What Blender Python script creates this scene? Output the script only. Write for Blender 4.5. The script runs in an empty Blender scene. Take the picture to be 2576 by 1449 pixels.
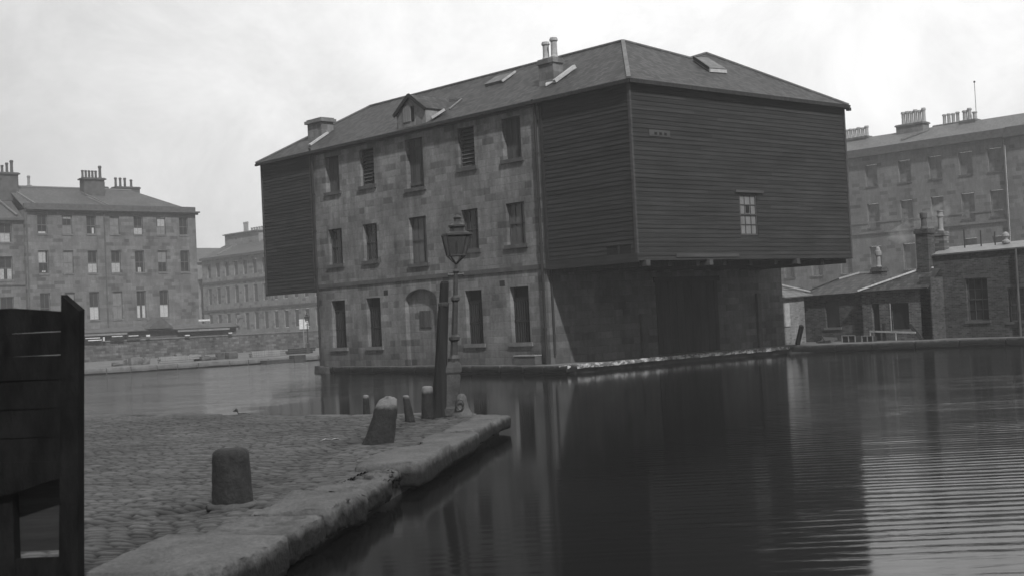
import bpy, bmesh, math, random
import numpy as np
from mathutils import Vector, Matrix

random.seed(7)
R = math.radians
sc = bpy.context.scene
col = sc.collection

# ------------------------------------------------------------------ camera
F_PX, PITCH, ROLL, YAW = 3218.2, .028, -.0491, .8192
cam_d = bpy.data.cameras.new('camera'); cam = bpy.data.objects.new('camera', cam_d); col.objects.link(cam)
fw = Vector((math.cos(PITCH)*math.cos(YAW), math.cos(PITCH)*math.sin(YAW), math.sin(PITCH)))
r0 = Vector((math.sin(YAW), -math.cos(YAW), 0)); u0 = r0.cross(fw)
rt = math.cos(ROLL)*r0 + math.sin(ROLL)*u0; up = -math.sin(ROLL)*r0 + math.cos(ROLL)*u0
m = Matrix((rt, up, -fw)).transposed().to_4x4(); m.translation = Vector((-31.567, -32.23, 1.65))
cam.matrix_world = m
cam_d.sensor_width = 36; cam_d.lens = F_PX/2576*36
cam_d.shift_x = -13.32/2576; cam_d.shift_y = -13.7/2576
cam_d.clip_start = .1; cam_d.clip_end = 3000
cam_d.dof.use_dof = True; cam_d.dof.focus_distance = 60; cam_d.dof.aperture_fstop = 5
sc.camera = cam

# ------------------------------------------------------------------ sky and sun
SUN = Vector((-.36, -.85, 1.0)).normalized()          # towards the sun
elev = math.asin(SUN.z); SKY_BACK = .25
w = bpy.data.worlds.new("World"); sc.world = w; w.use_nodes = True
nt = w.node_tree; nt.nodes.clear()
def nd(t, kind, **kw):
    n = t.nodes.new(kind)
    for k, v in kw.items(): setattr(n, k, v)
    return n
out = nd(nt, 'ShaderNodeOutputWorld'); bg = nd(nt, 'ShaderNodeBackground'); bg.inputs[1].default_value = .1
sky = nd(nt, 'ShaderNodeTexSky', sky_type='NISHITA', sun_disc=False)
sky.sun_elevation = elev; sky.sun_rotation = math.atan2(SUN.x, SUN.y)
sky.air_density = 1.0; sky.dust_density = 4.0; sky.ozone_density = 1
bw = nd(nt, 'ShaderNodeRGBToBW'); nt.links.new(sky.outputs[0], bw.inputs[0])
tc = nd(nt, 'ShaderNodeTexCoord'); mp = nd(nt, 'ShaderNodeMapping'); mp.inputs['Scale'].default_value = (1, 1, 1.25)
nt.links.new(tc.outputs['Generated'], mp.inputs[0])
cn = nd(nt, 'ShaderNodeTexNoise'); cn.inputs['Scale'].default_value = 5.5; cn.inputs['Detail'].default_value = 9; cn.inputs['Roughness'].default_value = .7
cn.inputs['Distortion'].default_value = .5
nt.links.new(mp.outputs[0], cn.inputs['Vector'])
cr = nd(nt, 'ShaderNodeMapRange'); cr.inputs[1].default_value = .33; cr.inputs[2].default_value = .68; cr.inputs[3].default_value = 8.0; cr.inputs[4].default_value = 10.5
nt.links.new(cn.outputs[0], cr.inputs[0])
m1 = nd(nt, 'ShaderNodeMath', operation='MULTIPLY_ADD'); m1.inputs[1].default_value = .25
nt.links.new(bw.outputs[0], m1.inputs[0]); nt.links.new(cr.outputs[0], m1.inputs[2])
dt = nd(nt, 'ShaderNodeVectorMath', operation='DOT_PRODUCT'); dt.inputs[1].default_value = (.80, .36, .45)
nt.links.new(tc.outputs['Generated'], dt.inputs[0])          # thin bright cloud ahead, heavier cloud overhead and behind
gr_ = nd(nt, 'ShaderNodeMapRange'); gr_.interpolation_type = 'SMOOTHSTEP'
for i_, x_ in enumerate((.36, .98, SKY_BACK, 1.0)): gr_.inputs[i_+1].default_value = x_
nt.links.new(dt.outputs['Value'], gr_.inputs[0])
m2 = nd(nt, 'ShaderNodeMath', operation='MULTIPLY'); nt.links.new(m1.outputs[0], m2.inputs[0]); nt.links.new(gr_.outputs[0], m2.inputs[1])
nt.links.new(m2.outputs[0], bg.inputs[0]); nt.links.new(bg.outputs[0], out.inputs[0])
sd = bpy.data.lights.new('sun', 'SUN'); so = bpy.data.objects.new('sun', sd); col.objects.link(so)
sd.energy = 3.0; sd.angle = R(1.6); sd.color = (1, 1, 1)
so.rotation_euler = SUN.to_track_quat('Z', 'Y').to_euler()
sc.view_settings.view_transform = 'Standard'; sc.view_settings.look = 'None'
sc.view_settings.exposure = 0.1; sc.view_settings.gamma = 1
sc.cycles.max_bounces = 6; sc.cycles.volume_bounces = 0; sc.cycles.use_denoising = True
sc.cycles.transparent_max_bounces = 8

# ------------------------------------------------------------------ materials
def new_mat(name):
    m = bpy.data.materials.new(name); m.use_nodes = True
    t = m.node_tree; b = t.nodes['Principled BSDF']
    return m, t, b
def coords(t, mode='wall', scale=(1, 1, 1)):
    """wall: (x+y, z) so that axis-aligned walls are mapped along their length"""
    tc = nd(t, 'ShaderNodeTexCoord')
    if mode == 'obj': return tc.outputs['Object']
    s = nd(t, 'ShaderNodeSeparateXYZ'); t.links.new(tc.outputs['Object'], s.inputs[0])
    a = nd(t, 'ShaderNodeMath', operation='ADD'); t.links.new(s.outputs[0], a.inputs[0]); t.links.new(s.outputs[1], a.inputs[1])
    c = nd(t, 'ShaderNodeCombineXYZ'); t.links.new(a.outputs[0], c.inputs[0]); t.links.new(s.outputs[2], c.inputs[1])
    return c.outputs[0]
def noise(t, vec, scale, detail=4, rough=.55, stretch=None, dist=0):
    if stretch:
        mp = nd(t, 'ShaderNodeMapping'); mp.inputs['Scale'].default_value = stretch; t.links.new(vec, mp.inputs[0]); vec = mp.outputs[0]
    n = nd(t, 'ShaderNodeTexNoise'); n.inputs['Scale'].default_value = scale; n.inputs['Detail'].default_value = detail
    n.inputs['Roughness'].default_value = rough; n.inputs['Distortion'].default_value = dist
    t.links.new(vec, n.inputs['Vector']); return n.outputs[0]
def rng(t, v, a, b, c, d):
    n = nd(t, 'ShaderNodeMapRange'); t.links.new(v, n.inputs[0])
    for i, x in enumerate((a, b, c, d)): n.inputs[i+1].default_value = x
    return n.outputs[0]
def mth(t, op, a, b=None, c=None):
    n = nd(t, 'ShaderNodeMath', operation=op)
    for i, x in enumerate((a, b, c)):
        if x is None: continue
        if isinstance(x, (int, float)): n.inputs[i].default_value = x
        else: t.links.new(x, n.inputs[i])
    return n.outputs[0]
def bump(t, b, h, strength=.5, dist=.02):
    n = nd(t, 'ShaderNodeBump'); n.inputs['Strength'].default_value = strength; n.inputs['Distance'].default_value = dist
    t.links.new(h, n.inputs['Height']); t.links.new(n.outputs[0], b.inputs['Normal']); return n
def set_col(t, b, v):
    t.links.new(v, b.inputs['Base Color'])

def brickwork(name, lo, hi, bw_, rh, mortar=.012, mcol=.5, stain=.35, rough=.9, warp=.03, sq=0.6, soot=None, bstr=.5):
    m, t, b = new_mat(name); v = coords(t)
    wn = nd(t, 'ShaderNodeTexNoise'); wn.inputs['Scale'].default_value = 1.3; wn.inputs['Detail'].default_value = 2; t.links.new(v, wn.inputs['Vector'])
    vm = nd(t, 'ShaderNodeVectorMath', operation='MULTIPLY_ADD'); vm.inputs[1].default_value = (warp, warp, 0)
    t.links.new(wn.outputs['Color'], vm.inputs[0]); t.links.new(v, vm.inputs[2])
    br = nd(t, 'ShaderNodeTexBrick', offset=.5, offset_frequency=2, squash=sq, squash_frequency=3)
    br.inputs['Scale'].default_value = 1; br.inputs['Brick Width'].default_value = bw_; br.inputs['Row Height'].default_value = rh
    br.inputs['Mortar Size'].default_value = mortar; br.inputs['Mortar Smooth'].default_value = .4
    br.inputs['Color1'].default_value = (0, 0, 0, 1); br.inputs['Color2'].default_value = (1, 1, 1, 1); br.inputs['Mortar'].default_value = (mcol,)*3+(1,)
    t.links.new(vm.outputs[0], br.inputs['Vector'])
    tone = mth(t, 'ADD', rng(t, br.outputs['Color'], 0, .22, lo*.45, lo), rng(t, br.outputs['Color'], .3, 1, 0, hi-lo))
    n1 = noise(t, v, .55, 5, .6, (1, .6, 1)); n2 = noise(t, v, 9, 5, .65); n3 = noise(t, v, 2.2, 3, .6, (1.6, .35, 1))
    s = mth(t, 'MULTIPLY', rng(t, n1, .3, .7, 1-stain, 1+stain*.5), rng(t, n2, .3, .7, .82, 1.16))
    s = mth(t, 'MULTIPLY', s, rng(t, n3, .35, .75, 1.08, 1-stain*.7))
    if soot:                                    # damp, dirty foot of the wall
        sp = nd(t, 'ShaderNodeSeparateXYZ'); t.links.new(v, sp.inputs[0])
        zz = mth(t, 'ADD', sp.outputs[1], mth(t, 'MULTIPLY', n1, soot[2]))
        s = mth(t, 'MULTIPLY', s, rng(t, zz, soot[0], soot[1], .62, 1))
    tone = mth(t, 'ADD', mth(t, 'MULTIPLY', tone, .75), (lo+hi)/2*.25)
    set_col(t, b, mth(t, 'MULTIPLY', tone, s)); b.inputs['Roughness'].default_value = rough
    b.inputs['Specular IOR Level'].default_value = .2
    h = mth(t, 'ADD', mth(t, 'MULTIPLY', br.outputs['Fac'], -1.0), mth(t, 'MULTIPLY', n2, .5))
    bump(t, b, h, bstr, .02)
    return m
def rough_mat(name, lo, hi, scale=3, rough=.9, bs=.4, stretch=None, bd=.02, spec=.2, fine=30):
    m, t, b = new_mat(name); v = coords(t, 'obj')
    n1 = noise(t, v, scale, 6, .62, stretch); n2 = noise(t, v, fine, 3, .6, stretch)
    k = mth(t, 'MULTIPLY', rng(t, n1, .3, .7, lo, hi), rng(t, n2, .3, .7, .85, 1.15))
    set_col(t, b, k); b.inputs['Roughness'].default_value = rough; b.inputs['Specular IOR Level'].default_value = spec
    bump(t, b, mth(t, 'ADD', n1, mth(t, 'MULTIPLY', n2, .4)), bs, bd)
    return m
def slate_mat(name, lo, hi, rh=.11, bw_=.16):
    m, t, b = new_mat(name)
    tc_ = nd(t, 'ShaderNodeTexCoord'); s = nd(t, 'ShaderNodeSeparateXYZ'); t.links.new(tc_.outputs['Object'], s.inputs[0])
    g = nd(t, 'ShaderNodeNewGeometry'); gn = nd(t, 'ShaderNodeSeparateXYZ'); t.links.new(g.outputs['True Normal'], gn.inputs[0])
    f = mth(t, 'GREATER_THAN', mth(t, 'ABSOLUTE', gn.outputs[0]), mth(t, 'ABSOLUTE', gn.outputs[1]))
    u = mth(t, 'ADD', mth(t, 'MULTIPLY', s.outputs[1], f), mth(t, 'MULTIPLY', s.outputs[0], mth(t, 'SUBTRACT', 1.0, f)))
    c = nd(t, 'ShaderNodeCombineXYZ'); t.links.new(u, c.inputs[0]); t.links.new(s.outputs[2], c.inputs[1])
    br = nd(t, 'ShaderNodeTexBrick', offset=.5); br.inputs['Scale'].default_value = 1; br.inputs['Brick Width'].default_value = bw_; br.inputs['Row Height'].default_value = rh
    br.inputs['Mortar Size'].default_value = .008; br.inputs['Color1'].default_value = (0, 0, 0, 1); br.inputs['Color2'].default_value = (1, 1, 1, 1); br.inputs['Mortar'].default_value = (0, 0, 0, 1)
    t.links.new(c.outputs[0], br.inputs['Vector'])
    n1 = noise(t, tc_.outputs['Object'], .8, 6, .6); n2 = noise(t, tc_.outputs['Object'], 6, 3, .6, (1, 1, .4))
    k = mth(t, 'MULTIPLY', rng(t, br.outputs['Color'], 0, 1, lo, hi), mth(t, 'MULTIPLY', rng(t, n1, .3, .7, .82, 1.15), rng(t, n2, .3, .7, .88, 1.1)))
    set_col(t, b, k); b.inputs['Roughness'].default_value = .65; b.inputs['Specular IOR Level'].default_value = .3
    bump(t, b, mth(t, 'SUBTRACT', mth(t, 'MULTIPLY', br.outputs['Color'], .6), br.outputs['Fac']), .7, .02)
    return m
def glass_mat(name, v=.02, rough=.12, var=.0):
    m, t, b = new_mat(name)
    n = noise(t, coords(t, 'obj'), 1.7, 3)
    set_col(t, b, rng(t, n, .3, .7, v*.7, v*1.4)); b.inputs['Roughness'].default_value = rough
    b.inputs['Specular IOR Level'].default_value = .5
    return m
def board_mat(name, lo, hi, pitch=None, axis='z'):
    m, t, b = new_mat(name); v = coords(t, 'obj')
    st = {'z': (6, 6, .35), 'h': (.35, .35, 6)}[axis]
    n1 = noise(t, v, 2.2, 6, .65, st); n2 = noise(t, v, .7, 4, .6); n3 = noise(t, v, 22, 2, .6, st)
    k = mth(t, 'MULTIPLY', rng(t, n1, .3, .7, lo, hi), mth(t, 'MULTIPLY', rng(t, n2, .3, .7, .8, 1.15), rng(t, n3, .3, .7, .9, 1.1)))
    gi = nd(t, 'ShaderNodeNewGeometry'); k = mth(t, 'MULTIPLY', k, rng(t, gi.outputs['Random Per Island'], 0, 1, .82, 1.18))
    set_col(t, b, k); b.inputs['Roughness'].default_value = .85; b.inputs['Specular IOR Level'].default_value = .2
    bump(t, b, n1, .4, .01)
    return m

M = {}
M['ashlar'] = brickwork('sandstone_ashlar', .21, .30, .62, .262, .014, .22, .5, warp=.035, soot=(.5, 1.4, .7))
M['ashlar_far'] = brickwork('far_sandstone', .15, .22, .85, .33, .012, .4, .35, warp=.02)
M['ashlar_far2'] = brickwork('terrace_sandstone', .22, .3, .8, .34, .012, .4, .22, warp=.02)
M['ashlar_right'] = brickwork('hazed_sooty_sandstone', .17, .22, .85, .34, .012, .4, .3, warp=.02)  # raised and evened tone puts some distance haze into the stone colour
M['brick'] = brickwork('dark_brick', .06, .13, .2, .068, .008, .9, .35, sq=1, warp=.01)
M['brick_pale'] = brickwork('pale_brick', .2, .3, .2, .068, .008, .7, .3, sq=1, warp=.01)
M['rubble'] = brickwork('rubble_wall', .10, .22, .5, .2, .02, .35, .45, warp=.12)
M['trim'] = rough_mat('dressed_stone', .12, .22, 2.5)
M['trim_dark'] = rough_mat('sooty_stone', .07, .13, 2.5)
def kerb_mat():                     # weathered top, dark wet algae below the wash line
    m, t, b = new_mat('worn_granite'); v = coords(t, 'obj'); s = nd(t, 'ShaderNodeSeparateXYZ'); t.links.new(v, s.inputs[0])
    n = noise(t, v, 1.7, 6, .65); n2 = noise(t, v, 24, 4, .65); n3 = noise(t, v, 5, 4, .6)
    f = rng(t, mth(t, 'ADD', s.outputs[2], mth(t, 'MULTIPLY', n3, .16)), .0, .09, .16, 1)
    k = mth(t, 'MULTIPLY', rng(t, n, .3, .7, .075, .14), mth(t, 'MULTIPLY', rng(t, n2, .3, .7, .75, 1.2), f))
    set_col(t, b, k); b.inputs['Roughness'].default_value = .85; b.inputs['Specular IOR Level'].default_value = .2
    bump(t, b, mth(t, 'ADD', mth(t, 'ADD', n3, n), mth(t, 'MULTIPLY', n2, .5)), .9, .03)
    return m
M['kerb'] = kerb_mat()
M['stone_dark'] = rough_mat('tarry_stone', .045, .10, 3, .85, .8, bd=.03)
M['slate'] = slate_mat('slates', .032, .092)
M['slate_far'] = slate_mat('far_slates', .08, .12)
M['slate_pale'] = slate_mat('pale_slates', .14, .2)
M['lead'] = rough_mat('lead_flashing', .4, .6, 4, .6)
M['lead_dull'] = rough_mat('dull_lead', .2, .28, 4, .6)
M['clad'] = board_mat('tarred_weatherboard', .022, .046, axis='h')
M['clad_pale'] = board_mat('bleached_board', .05, .09, axis='h')
M['wood_dark'] = board_mat('dark_planks', .02, .05)
M['wood_black'] = rough_mat('creosoted_timber', .002, .016, 3.5, .95, .8, (2, 2, .7), .02, .04, fine=40)
M['wood_mid'] = board_mat('weathered_planks', .05, .10)
M['wood_pale'] = board_mat('grey_wood', .18, .3)
M['iron'] = rough_mat('painted_iron', .03, .055, 6, .5, .15, spec=.5)
M['white'] = rough_mat('white_paint', .55, .8, 6, .7)
M['offwhite'] = rough_mat('dirty_white_paint', .3, .5, 6, .7)
M['pot'] = rough_mat('clay_pot', .22, .34, 6, .8)
M['pot_dark'] = rough_mat('sooty_pot', .07, .12, 6, .8)
M['glass'] = glass_mat('dark_glass', .025)
M['glass_grey'] = glass_mat('grey_glass', .09, .25)
M['glass_far'] = glass_mat('haze_pale_glass', .13, .3)  # pale base colour stands in for haze over the distant panes
M['pot_pale'] = rough_mat('pale_clay_pot', .3, .45, 6, .8)
M['blind'] = rough_mat('window_blind', .16, .24, 3)
M['curtain'] = rough_mat('white_curtain', .42, .6, 8)
M['black'] = rough_mat('dark_opening', .01, .02, 3)
M['ground'] = rough_mat('trodden_earth', .07, .13, .6, .95, .5, fine=8)
M['yard'] = rough_mat('quay_ground', .10, .2, .8, .95, .5, fine=8)
M['feather'] = rough_mat('dark_feathers', .02, .05, 8)
def lantern_glass():
    m, t, b = new_mat('lantern_glass'); b.inputs['Base Color'].default_value = (.06, .06, .06, 1)
    b.inputs['Roughness'].default_value = .3; b.inputs['Alpha'].default_value = .6
    return m
M['lamp_glass'] = lantern_glass()
def whitewashed():                  # limewash flaking off edge stones, in patches with edges of their own
    m, t, b = new_mat('limewashed_stone'); v = coords(t, 'obj')
    n = noise(t, v, 3.0, 5, .75, (1, 1, 2)); n2 = noise(t, v, 12, 3)
    f = rng(t, n, .49, .56, 0, 1)
    k = mth(t, 'ADD', mth(t, 'MULTIPLY', f, .4), mth(t, 'MULTIPLY', rng(t, n2, .3, .7, .1, .2), 1.0))
    set_col(t, b, k); b.inputs['Roughness'].default_value = .85; bump(t, b, n2, .4, .02)
    return m
M['limewash'] = whitewashed()
def capped(name, z0, z1):           # stone post with a limewashed head
    m, t, b = new_mat(name); v = coords(t, 'obj'); s = nd(t, 'ShaderNodeSeparateXYZ'); t.links.new(v, s.inputs[0])
    n = noise(t, v, 7, 5, .65); n2 = noise(t, v, 26, 3)
    f = rng(t, mth(t, 'ADD', s.outputs[2], mth(t, 'MULTIPLY', n, .12)), z0, z1, 0, 1)
    k = mth(t, 'ADD', mth(t, 'MULTIPLY', rng(t, n, .3, .7, .006, .024), rng(t, n2, .3, .7, .7, 1.3)), mth(t, 'MULTIPLY', f, .15))
    set_col(t, b, k); b.inputs['Roughness'].default_value = .85; bump(t, b, mth(t, 'ADD', n, n2), .7, .02)
    return m
def sett_mat():
    m, t, b = new_mat('granite_setts'); v = coords(t, 'obj')
    at = nd(t, 'ShaderNodeAttribute', attribute_name='tone')
    n1 = noise(t, v, .5, 5, .6); n2 = noise(t, v, 14, 4, .65)
    k = mth(t, 'MULTIPLY', rng(t, at.outputs['Fac'], 0, 1, .003, .10), mth(t, 'MULTIPLY', rng(t, n1, .3, .7, .7, 1.25), rng(t, n2, .3, .7, .7, 1.3)))
    set_col(t, b, k); b.inputs['Roughness'].default_value = .75; b.inputs['Specular IOR Level'].default_value = .3
    bump(t, b, n2, .5, .01)
    return m
M['setts'] = sett_mat()
def water_mat():
    m, t, b = new_mat('canal_water'); b.inputs['Base Color'].default_value = (.005, .005, .005, 1)
    b.inputs['Roughness'].default_value = .085; b.inputs['IOR'].default_value = 1.33; b.inputs['Specular IOR Level'].default_value = .24
    tc_ = nd(t, 'ShaderNodeTexCoord'); mp = nd(t, 'ShaderNodeMapping'); mp.inputs['Rotation'].default_value = (0, 0, -(YAW-.03))
    t.links.new(tc_.outputs['Object'], mp.inputs[0]); v = mp.outputs[0]        # x along the wind, y along the crests
    sp = nd(t, 'ShaderNodeSeparateXYZ'); t.links.new(v, sp.inputs[0])
    wv = nd(t, 'ShaderNodeTexWave', wave_type='BANDS', bands_direction='X', wave_profile='SIN')
    wv.inputs['Scale'].default_value = 1.2; wv.inputs['Distortion'].default_value = 5.5; wv.inputs['Detail'].default_value = 3; wv.inputs['Detail Scale'].default_value = .9
    mp2 = nd(t, 'ShaderNodeMapping'); mp2.inputs['Scale'].default_value = (1, .16, 1); t.links.new(v, mp2.inputs[0]); t.links.new(mp2.outputs[0], wv.inputs['Vector'])
    n1 = noise(t, v, 4.2, 4, .62, (1, .22, 1), .4); n2 = noise(t, v, .3, 3, .55); n4 = noise(t, v, 1.6, 2, .5, (1, .3, 1), .6)
    ss = mth(t, 'ADD', mth(t, 'ADD', sp.outputs[1], mth(t, 'MULTIPLY', sp.outputs[0], .25)), mth(t, 'MULTIPLY', n2, 3.0))
    lee = rng(t, ss, -6.0, -10.5, .035, 1.0)
    lee2 = rng(t, ss, 5.0, 8.5, 0, 3.2)
    h = mth(t, 'ADD', mth(t, 'ADD', mth(t, 'MULTIPLY', wv.outputs['Fac'], .34), mth(t, 'MULTIPLY', n1, .8)), mth(t, 'MULTIPLY', n4, .6))
    h = mth(t, 'MULTIPLY', h, rng(t, noise(t, v, .22, 3, .6, (1, .5, 1)), .38, .6, .55, 1.25))
    h = mth(t, 'MULTIPLY', h, mth(t, 'ADD', lee, lee2))
    bump(t, b, h, .42, .022)
    return m
M['water'] = water_mat()

# ------------------------------------------------------------------ mesh helpers
class MB:
    def __init__(s): s.v = []; s.f = []
    def add(s, vs, fs):
        o = len(s.v); s.v += [tuple(map(float, p)) for p in vs]; s.f += [tuple(i+o for i in f) for f in fs]; return s
    def box(s, x0, x1, y0, y1, z0, z1):
        return s.add([(x, y, z) for z in (z0, z1) for y in (y0, y1) for x in (x0, x1)],
                     [(0, 2, 3, 1), (4, 5, 7, 6), (0, 1, 5, 4), (2, 6, 7, 3), (0, 4, 6, 2), (1, 3, 7, 5)])
    def obox(s, c, ax, ay, az, hx, hy, hz):          # oriented box
        c = Vector(c); ax = Vector(ax).normalized()*hx; ay = Vector(ay).normalized()*hy; az = Vector(az).normalized()*hz
        return s.add([c+ax*i+ay*j+az*k for k in (-1, 1) for j in (-1, 1) for i in (-1, 1)],
                     [(0, 2, 3, 1), (4, 5, 7, 6), (0, 1, 5, 4), (2, 6, 7, 3), (0, 4, 6, 2), (1, 3, 7, 5)])
    def bar(s, p, q, wd, hg=None, upv=(0, 0, 1)):
        p = Vector(p); q = Vector(q); a = q-p; U = Vector(upv)
        if abs(a.normalized().dot(U)) > .98: U = Vector((1, 0, 0))
        sd_ = a.cross(U).normalized(); U = sd_.cross(a).normalized()
        return s.obox((p+q)/2, a, sd_, U, a.length/2, wd/2, (hg or wd)/2)
    def quad(s, *p): return s.add(p, [tuple(range(len(p)))])
    def prism(s, poly, z0, z1):
        n = len(poly)
        return s.add([(x, y, z0) for x, y in poly]+[(x, y, z1) for x, y in poly],
                     [tuple(range(n))[::-1], tuple(range(n, 2*n))]+[(i, (i+1) % n, n+(i+1) % n, n+i) for i in range(n)])
    def slab(s, pts, th):                            # flat polygon with thickness
        P = [Vector(p) for p in pts]; n = (P[1]-P[0]).cross(P[2]-P[0]).normalized()*th; k = len(P)
        return s.add(P+[p-n for p in P], [tuple(range(k)), tuple(range(k, 2*k))[::-1]]+[(i, k+i, k+(i+1) % k, (i+1) % k) for i in range(k)])
    def lathe(s, prof, c=(0, 0, 0), n=16, tilt=(0, 0), sx=1, sy=1, wob=0, rot=0):
        c = Vector(c); vs = []; fs = []
        for r, z in prof:
            for i in range(n):
                a = 2*math.pi*i/n+rot; k = 1+random.uniform(-wob, wob)
                vs.append(c+Vector((r*k*sx*math.cos(a)+tilt[0]*z, r*k*sy*math.sin(a)+tilt[1]*z, z)))
        for j in range(len(prof)-1):
            for i in range(n): fs.append((j*n+i, j*n+(i+1) % n, (j+1)*n+(i+1) % n, (j+1)*n+i))
        fs.append(tuple(range(n))[::-1]); fs.append(tuple(range((len(prof)-1)*n, len(prof)*n)))
        return s.add(vs, fs)
    def cyl(s, p, q, r, r2=None, n=12):
        p = Vector(p); q = Vector(q); a = (q-p).normalized(); U = Vector((0, 0, 1)) if abs(a.z) < .9 else Vector((1, 0, 0))
        x = a.cross(U).normalized(); y = a.cross(x); r2 = r if r2 is None else r2; vs = []
        for c, rr in ((p, r), (q, r2)):
            for i in range(n):
                t = 2*math.pi*i/n; vs.append(c+x*math.cos(t)*rr+y*math.sin(t)*rr)
        return s.add(vs, [tuple(range(n))[::-1], tuple(range(n, 2*n))]+[(i, (i+1) % n, n+(i+1) % n, n+i) for i in range(n)])

LOC = {}
def obj(name, mb, mat, parent=None, smooth=False, local=False, kind=None, label=None):
    off = Vector((0, 0, 0))
    if parent is not None and not local: off = LOC.get(parent.name, off)
    me = bpy.data.meshes.new(name)
    me.from_pydata([tuple(Vector(v)-off) for v in mb.v], [], mb.f)
    bm = bmesh.new(); bm.from_mesh(me); bmesh.ops.recalc_face_normals(bm, faces=bm.faces); bm.to_mesh(me); bm.free()
    me.materials.append(M[mat] if isinstance(mat, str) else mat)
    if smooth:
        for p in me.polygons: p.use_smooth = True
    o = bpy.data.objects.new(name, me); col.objects.link(o)
    if parent is not None: o.parent = parent
    LOC[o.name] = off
    if kind: o['kind'] = kind
    if label: o['label'] = label
    return o
def tag(o, label, cat, group=None):
    o['label'] = label; o['category'] = cat
    if group: o['group'] = group
    return o
def thing(name, label, cat, loc, group=None):
    o = bpy.data.objects.new(name, None); col.objects.link(o); o.location = loc; LOC[o.name] = Vector(loc)
    o.empty_display_size = .3
    return tag(o, label, cat, group)
def copy_tree(o, parent=None):
    c = o.copy(); col.objects.link(c); c.parent = parent
    for ch in list(o.children): copy_tree(ch, c)
    return c

# wall frame: O origin, U along, N outward normal
class Wall:
    def __init__(s, O, U, N): s.O = Vector(O); s.U = Vector(U); s.N = Vector(N)
    def p(s, u, z, d=0): return s.O+s.U*u+s.N*d+Vector((0, 0, z))
    def block(s, mb, u0, u1, z0, z1, d0, d1):
        return mb.add([s.p(u, z, d) for z in (z0, z1) for d in (d0, d1) for u in (u0, u1)],
                      [(0, 2, 3, 1), (4, 5, 7, 6), (0, 1, 5, 4), (2, 6, 7, 3), (0, 4, 6, 2), (1, 3, 7, 5)])
    def panel(s, mb, u0, u1, z0, z1, holes, depth):
        us = sorted({u0, u1, *[h[0] for h in holes], *[h[1] for h in holes]}); zs = sorted({z0, z1, *[h[2] for h in holes], *[h[3] for h in holes]})
        us = [u for u in us if u0-1e-6 <= u <= u1+1e-6]; zs = [z for z in zs if z0-1e-6 <= z <= z1+1e-6]
        for a, b in zip(us, us[1:]):
            for c, d in zip(zs, zs[1:]):
                mu, mz = (a+b)/2, (c+d)/2
                if any(h[0] < mu < h[1] and h[2] < mz < h[3] for h in holes): continue
                mb.quad(s.p(a, c), s.p(b, c), s.p(b, d), s.p(a, d))
        for a, b, c, d in holes:
            mb.quad(s.p(a, c), s.p(a, d), s.p(a, d, -depth), s.p(a, c, -depth)); mb.quad(s.p(b, c), s.p(b, d), s.p(b, d, -depth), s.p(b, c, -depth))
            mb.quad(s.p(a, d), s.p(b, d), s.p(b, d, -depth), s.p(a, d, -depth)); mb.quad(s.p(a, c), s.p(b, c), s.p(b, c, -depth), s.p(a, c, -depth))
        return mb
    def sash(s, parent, u0, u1, z0, z1, d, frame='offwhite', glass='glass', fr=.05, cols=2, rows=1, lower=None, upper=None, split=.5, bars=True):
        """one sash window: frame mesh + pane (+ blind / curtain in part of it)"""
        mb = MB(); zm = z0+(z1-z0)*split
        s.block(mb, u0, u0+fr, z0, z1, -d-.03, -d+.03); s.block(mb, u1-fr, u1, z0, z1, -d-.03, -d+.03)
        s.block(mb, u0+fr, u1-fr, z0, z0+fr, -d-.03, -d+.03); s.block(mb, u0+fr, u1-fr, z1-fr, z1, -d-.03, -d+.03)
        s.block(mb, u0+fr, u1-fr, zm-fr*.45, zm+fr*.45, -d-.03, -d+.035)
        if bars:
            for i in range(1, cols):
                u = u0+(u1-u0)*i/cols
                s.block(mb, u-.011, u+.011, z0+fr, zm-fr*.45, -d-.02, -d+.02); s.block(mb, u-.011, u+.011, zm+fr*.45, z1-fr, -d-.02, -d+.02)
            for (a, b) in ((z0+fr, zm-fr*.45), (zm+fr*.45, z1-fr)):
                for j in range(1, rows):
                    z = a+(b-a)*j/rows; s.block(mb, u0+fr, u1-fr, z-.011, z+.011, -d-.018, -d+.018)
        w_ = obj('window', mb, frame, parent)
        g = MB().quad(s.p(u0+fr*.5, z0+fr*.5, -d-.006), s.p(u1-fr*.5, z0+fr*.5, -d-.006), s.p(u1-fr*.5, z1-fr*.5, -d-.006), s.p(u0+fr*.5, z1-fr*.5, -d-.006))
        s.sub('pane', g, glass, w_)
        for part, (a, b) in ((lower, (z0, zm)), (upper, (zm, z1))):
            if part:
                nm, mt, ul, uh, zl, zh = part
                q = MB(); W_, H_ = u1-u0-2*fr, b-a-fr
                if nm == 'curtains':                      # a pair, dark gap between
                    for (x0, x1) in ((0, .36), (.64, 1)):
                        s.block(q, u0+fr+W_*x0, u0+fr+W_*x1, a+fr*.6+H_*zl, a+fr*.6+H_*zh, -d-.004, -d+.006)
                    nm = 'curtain'
                else:
                    s.block(q, u0+fr+W_*ul, u0+fr+W_*uh, a+fr*.6+H_*zl, a+fr*.6+H_*zh, -d-.004, -d+.006)
                s.sub(nm, q, mt, w_)
        return w_
    def sub(s, name, mb, mat, parent): return obj(name, mb, mat, parent)

# numpy value noise
def vn(x, y, seed=0):
    rs = np.random.RandomState(seed); T = rs.rand(256, 256)
    xi = np.floor(x).astype(int); yi = np.floor(y).astype(int); fx = x-xi; fy = y-yi; fx = fx*fx*(3-2*fx); fy = fy*fy*(3-2*fy)
    g = lambda a, b: T[a % 256, b % 256]
    return (g(xi, yi)*(1-fx)+g(xi+1, yi)*fx)*(1-fy)+(g(xi, yi+1)*(1-fx)+g(xi+1, yi+1)*fx)*fy

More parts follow.
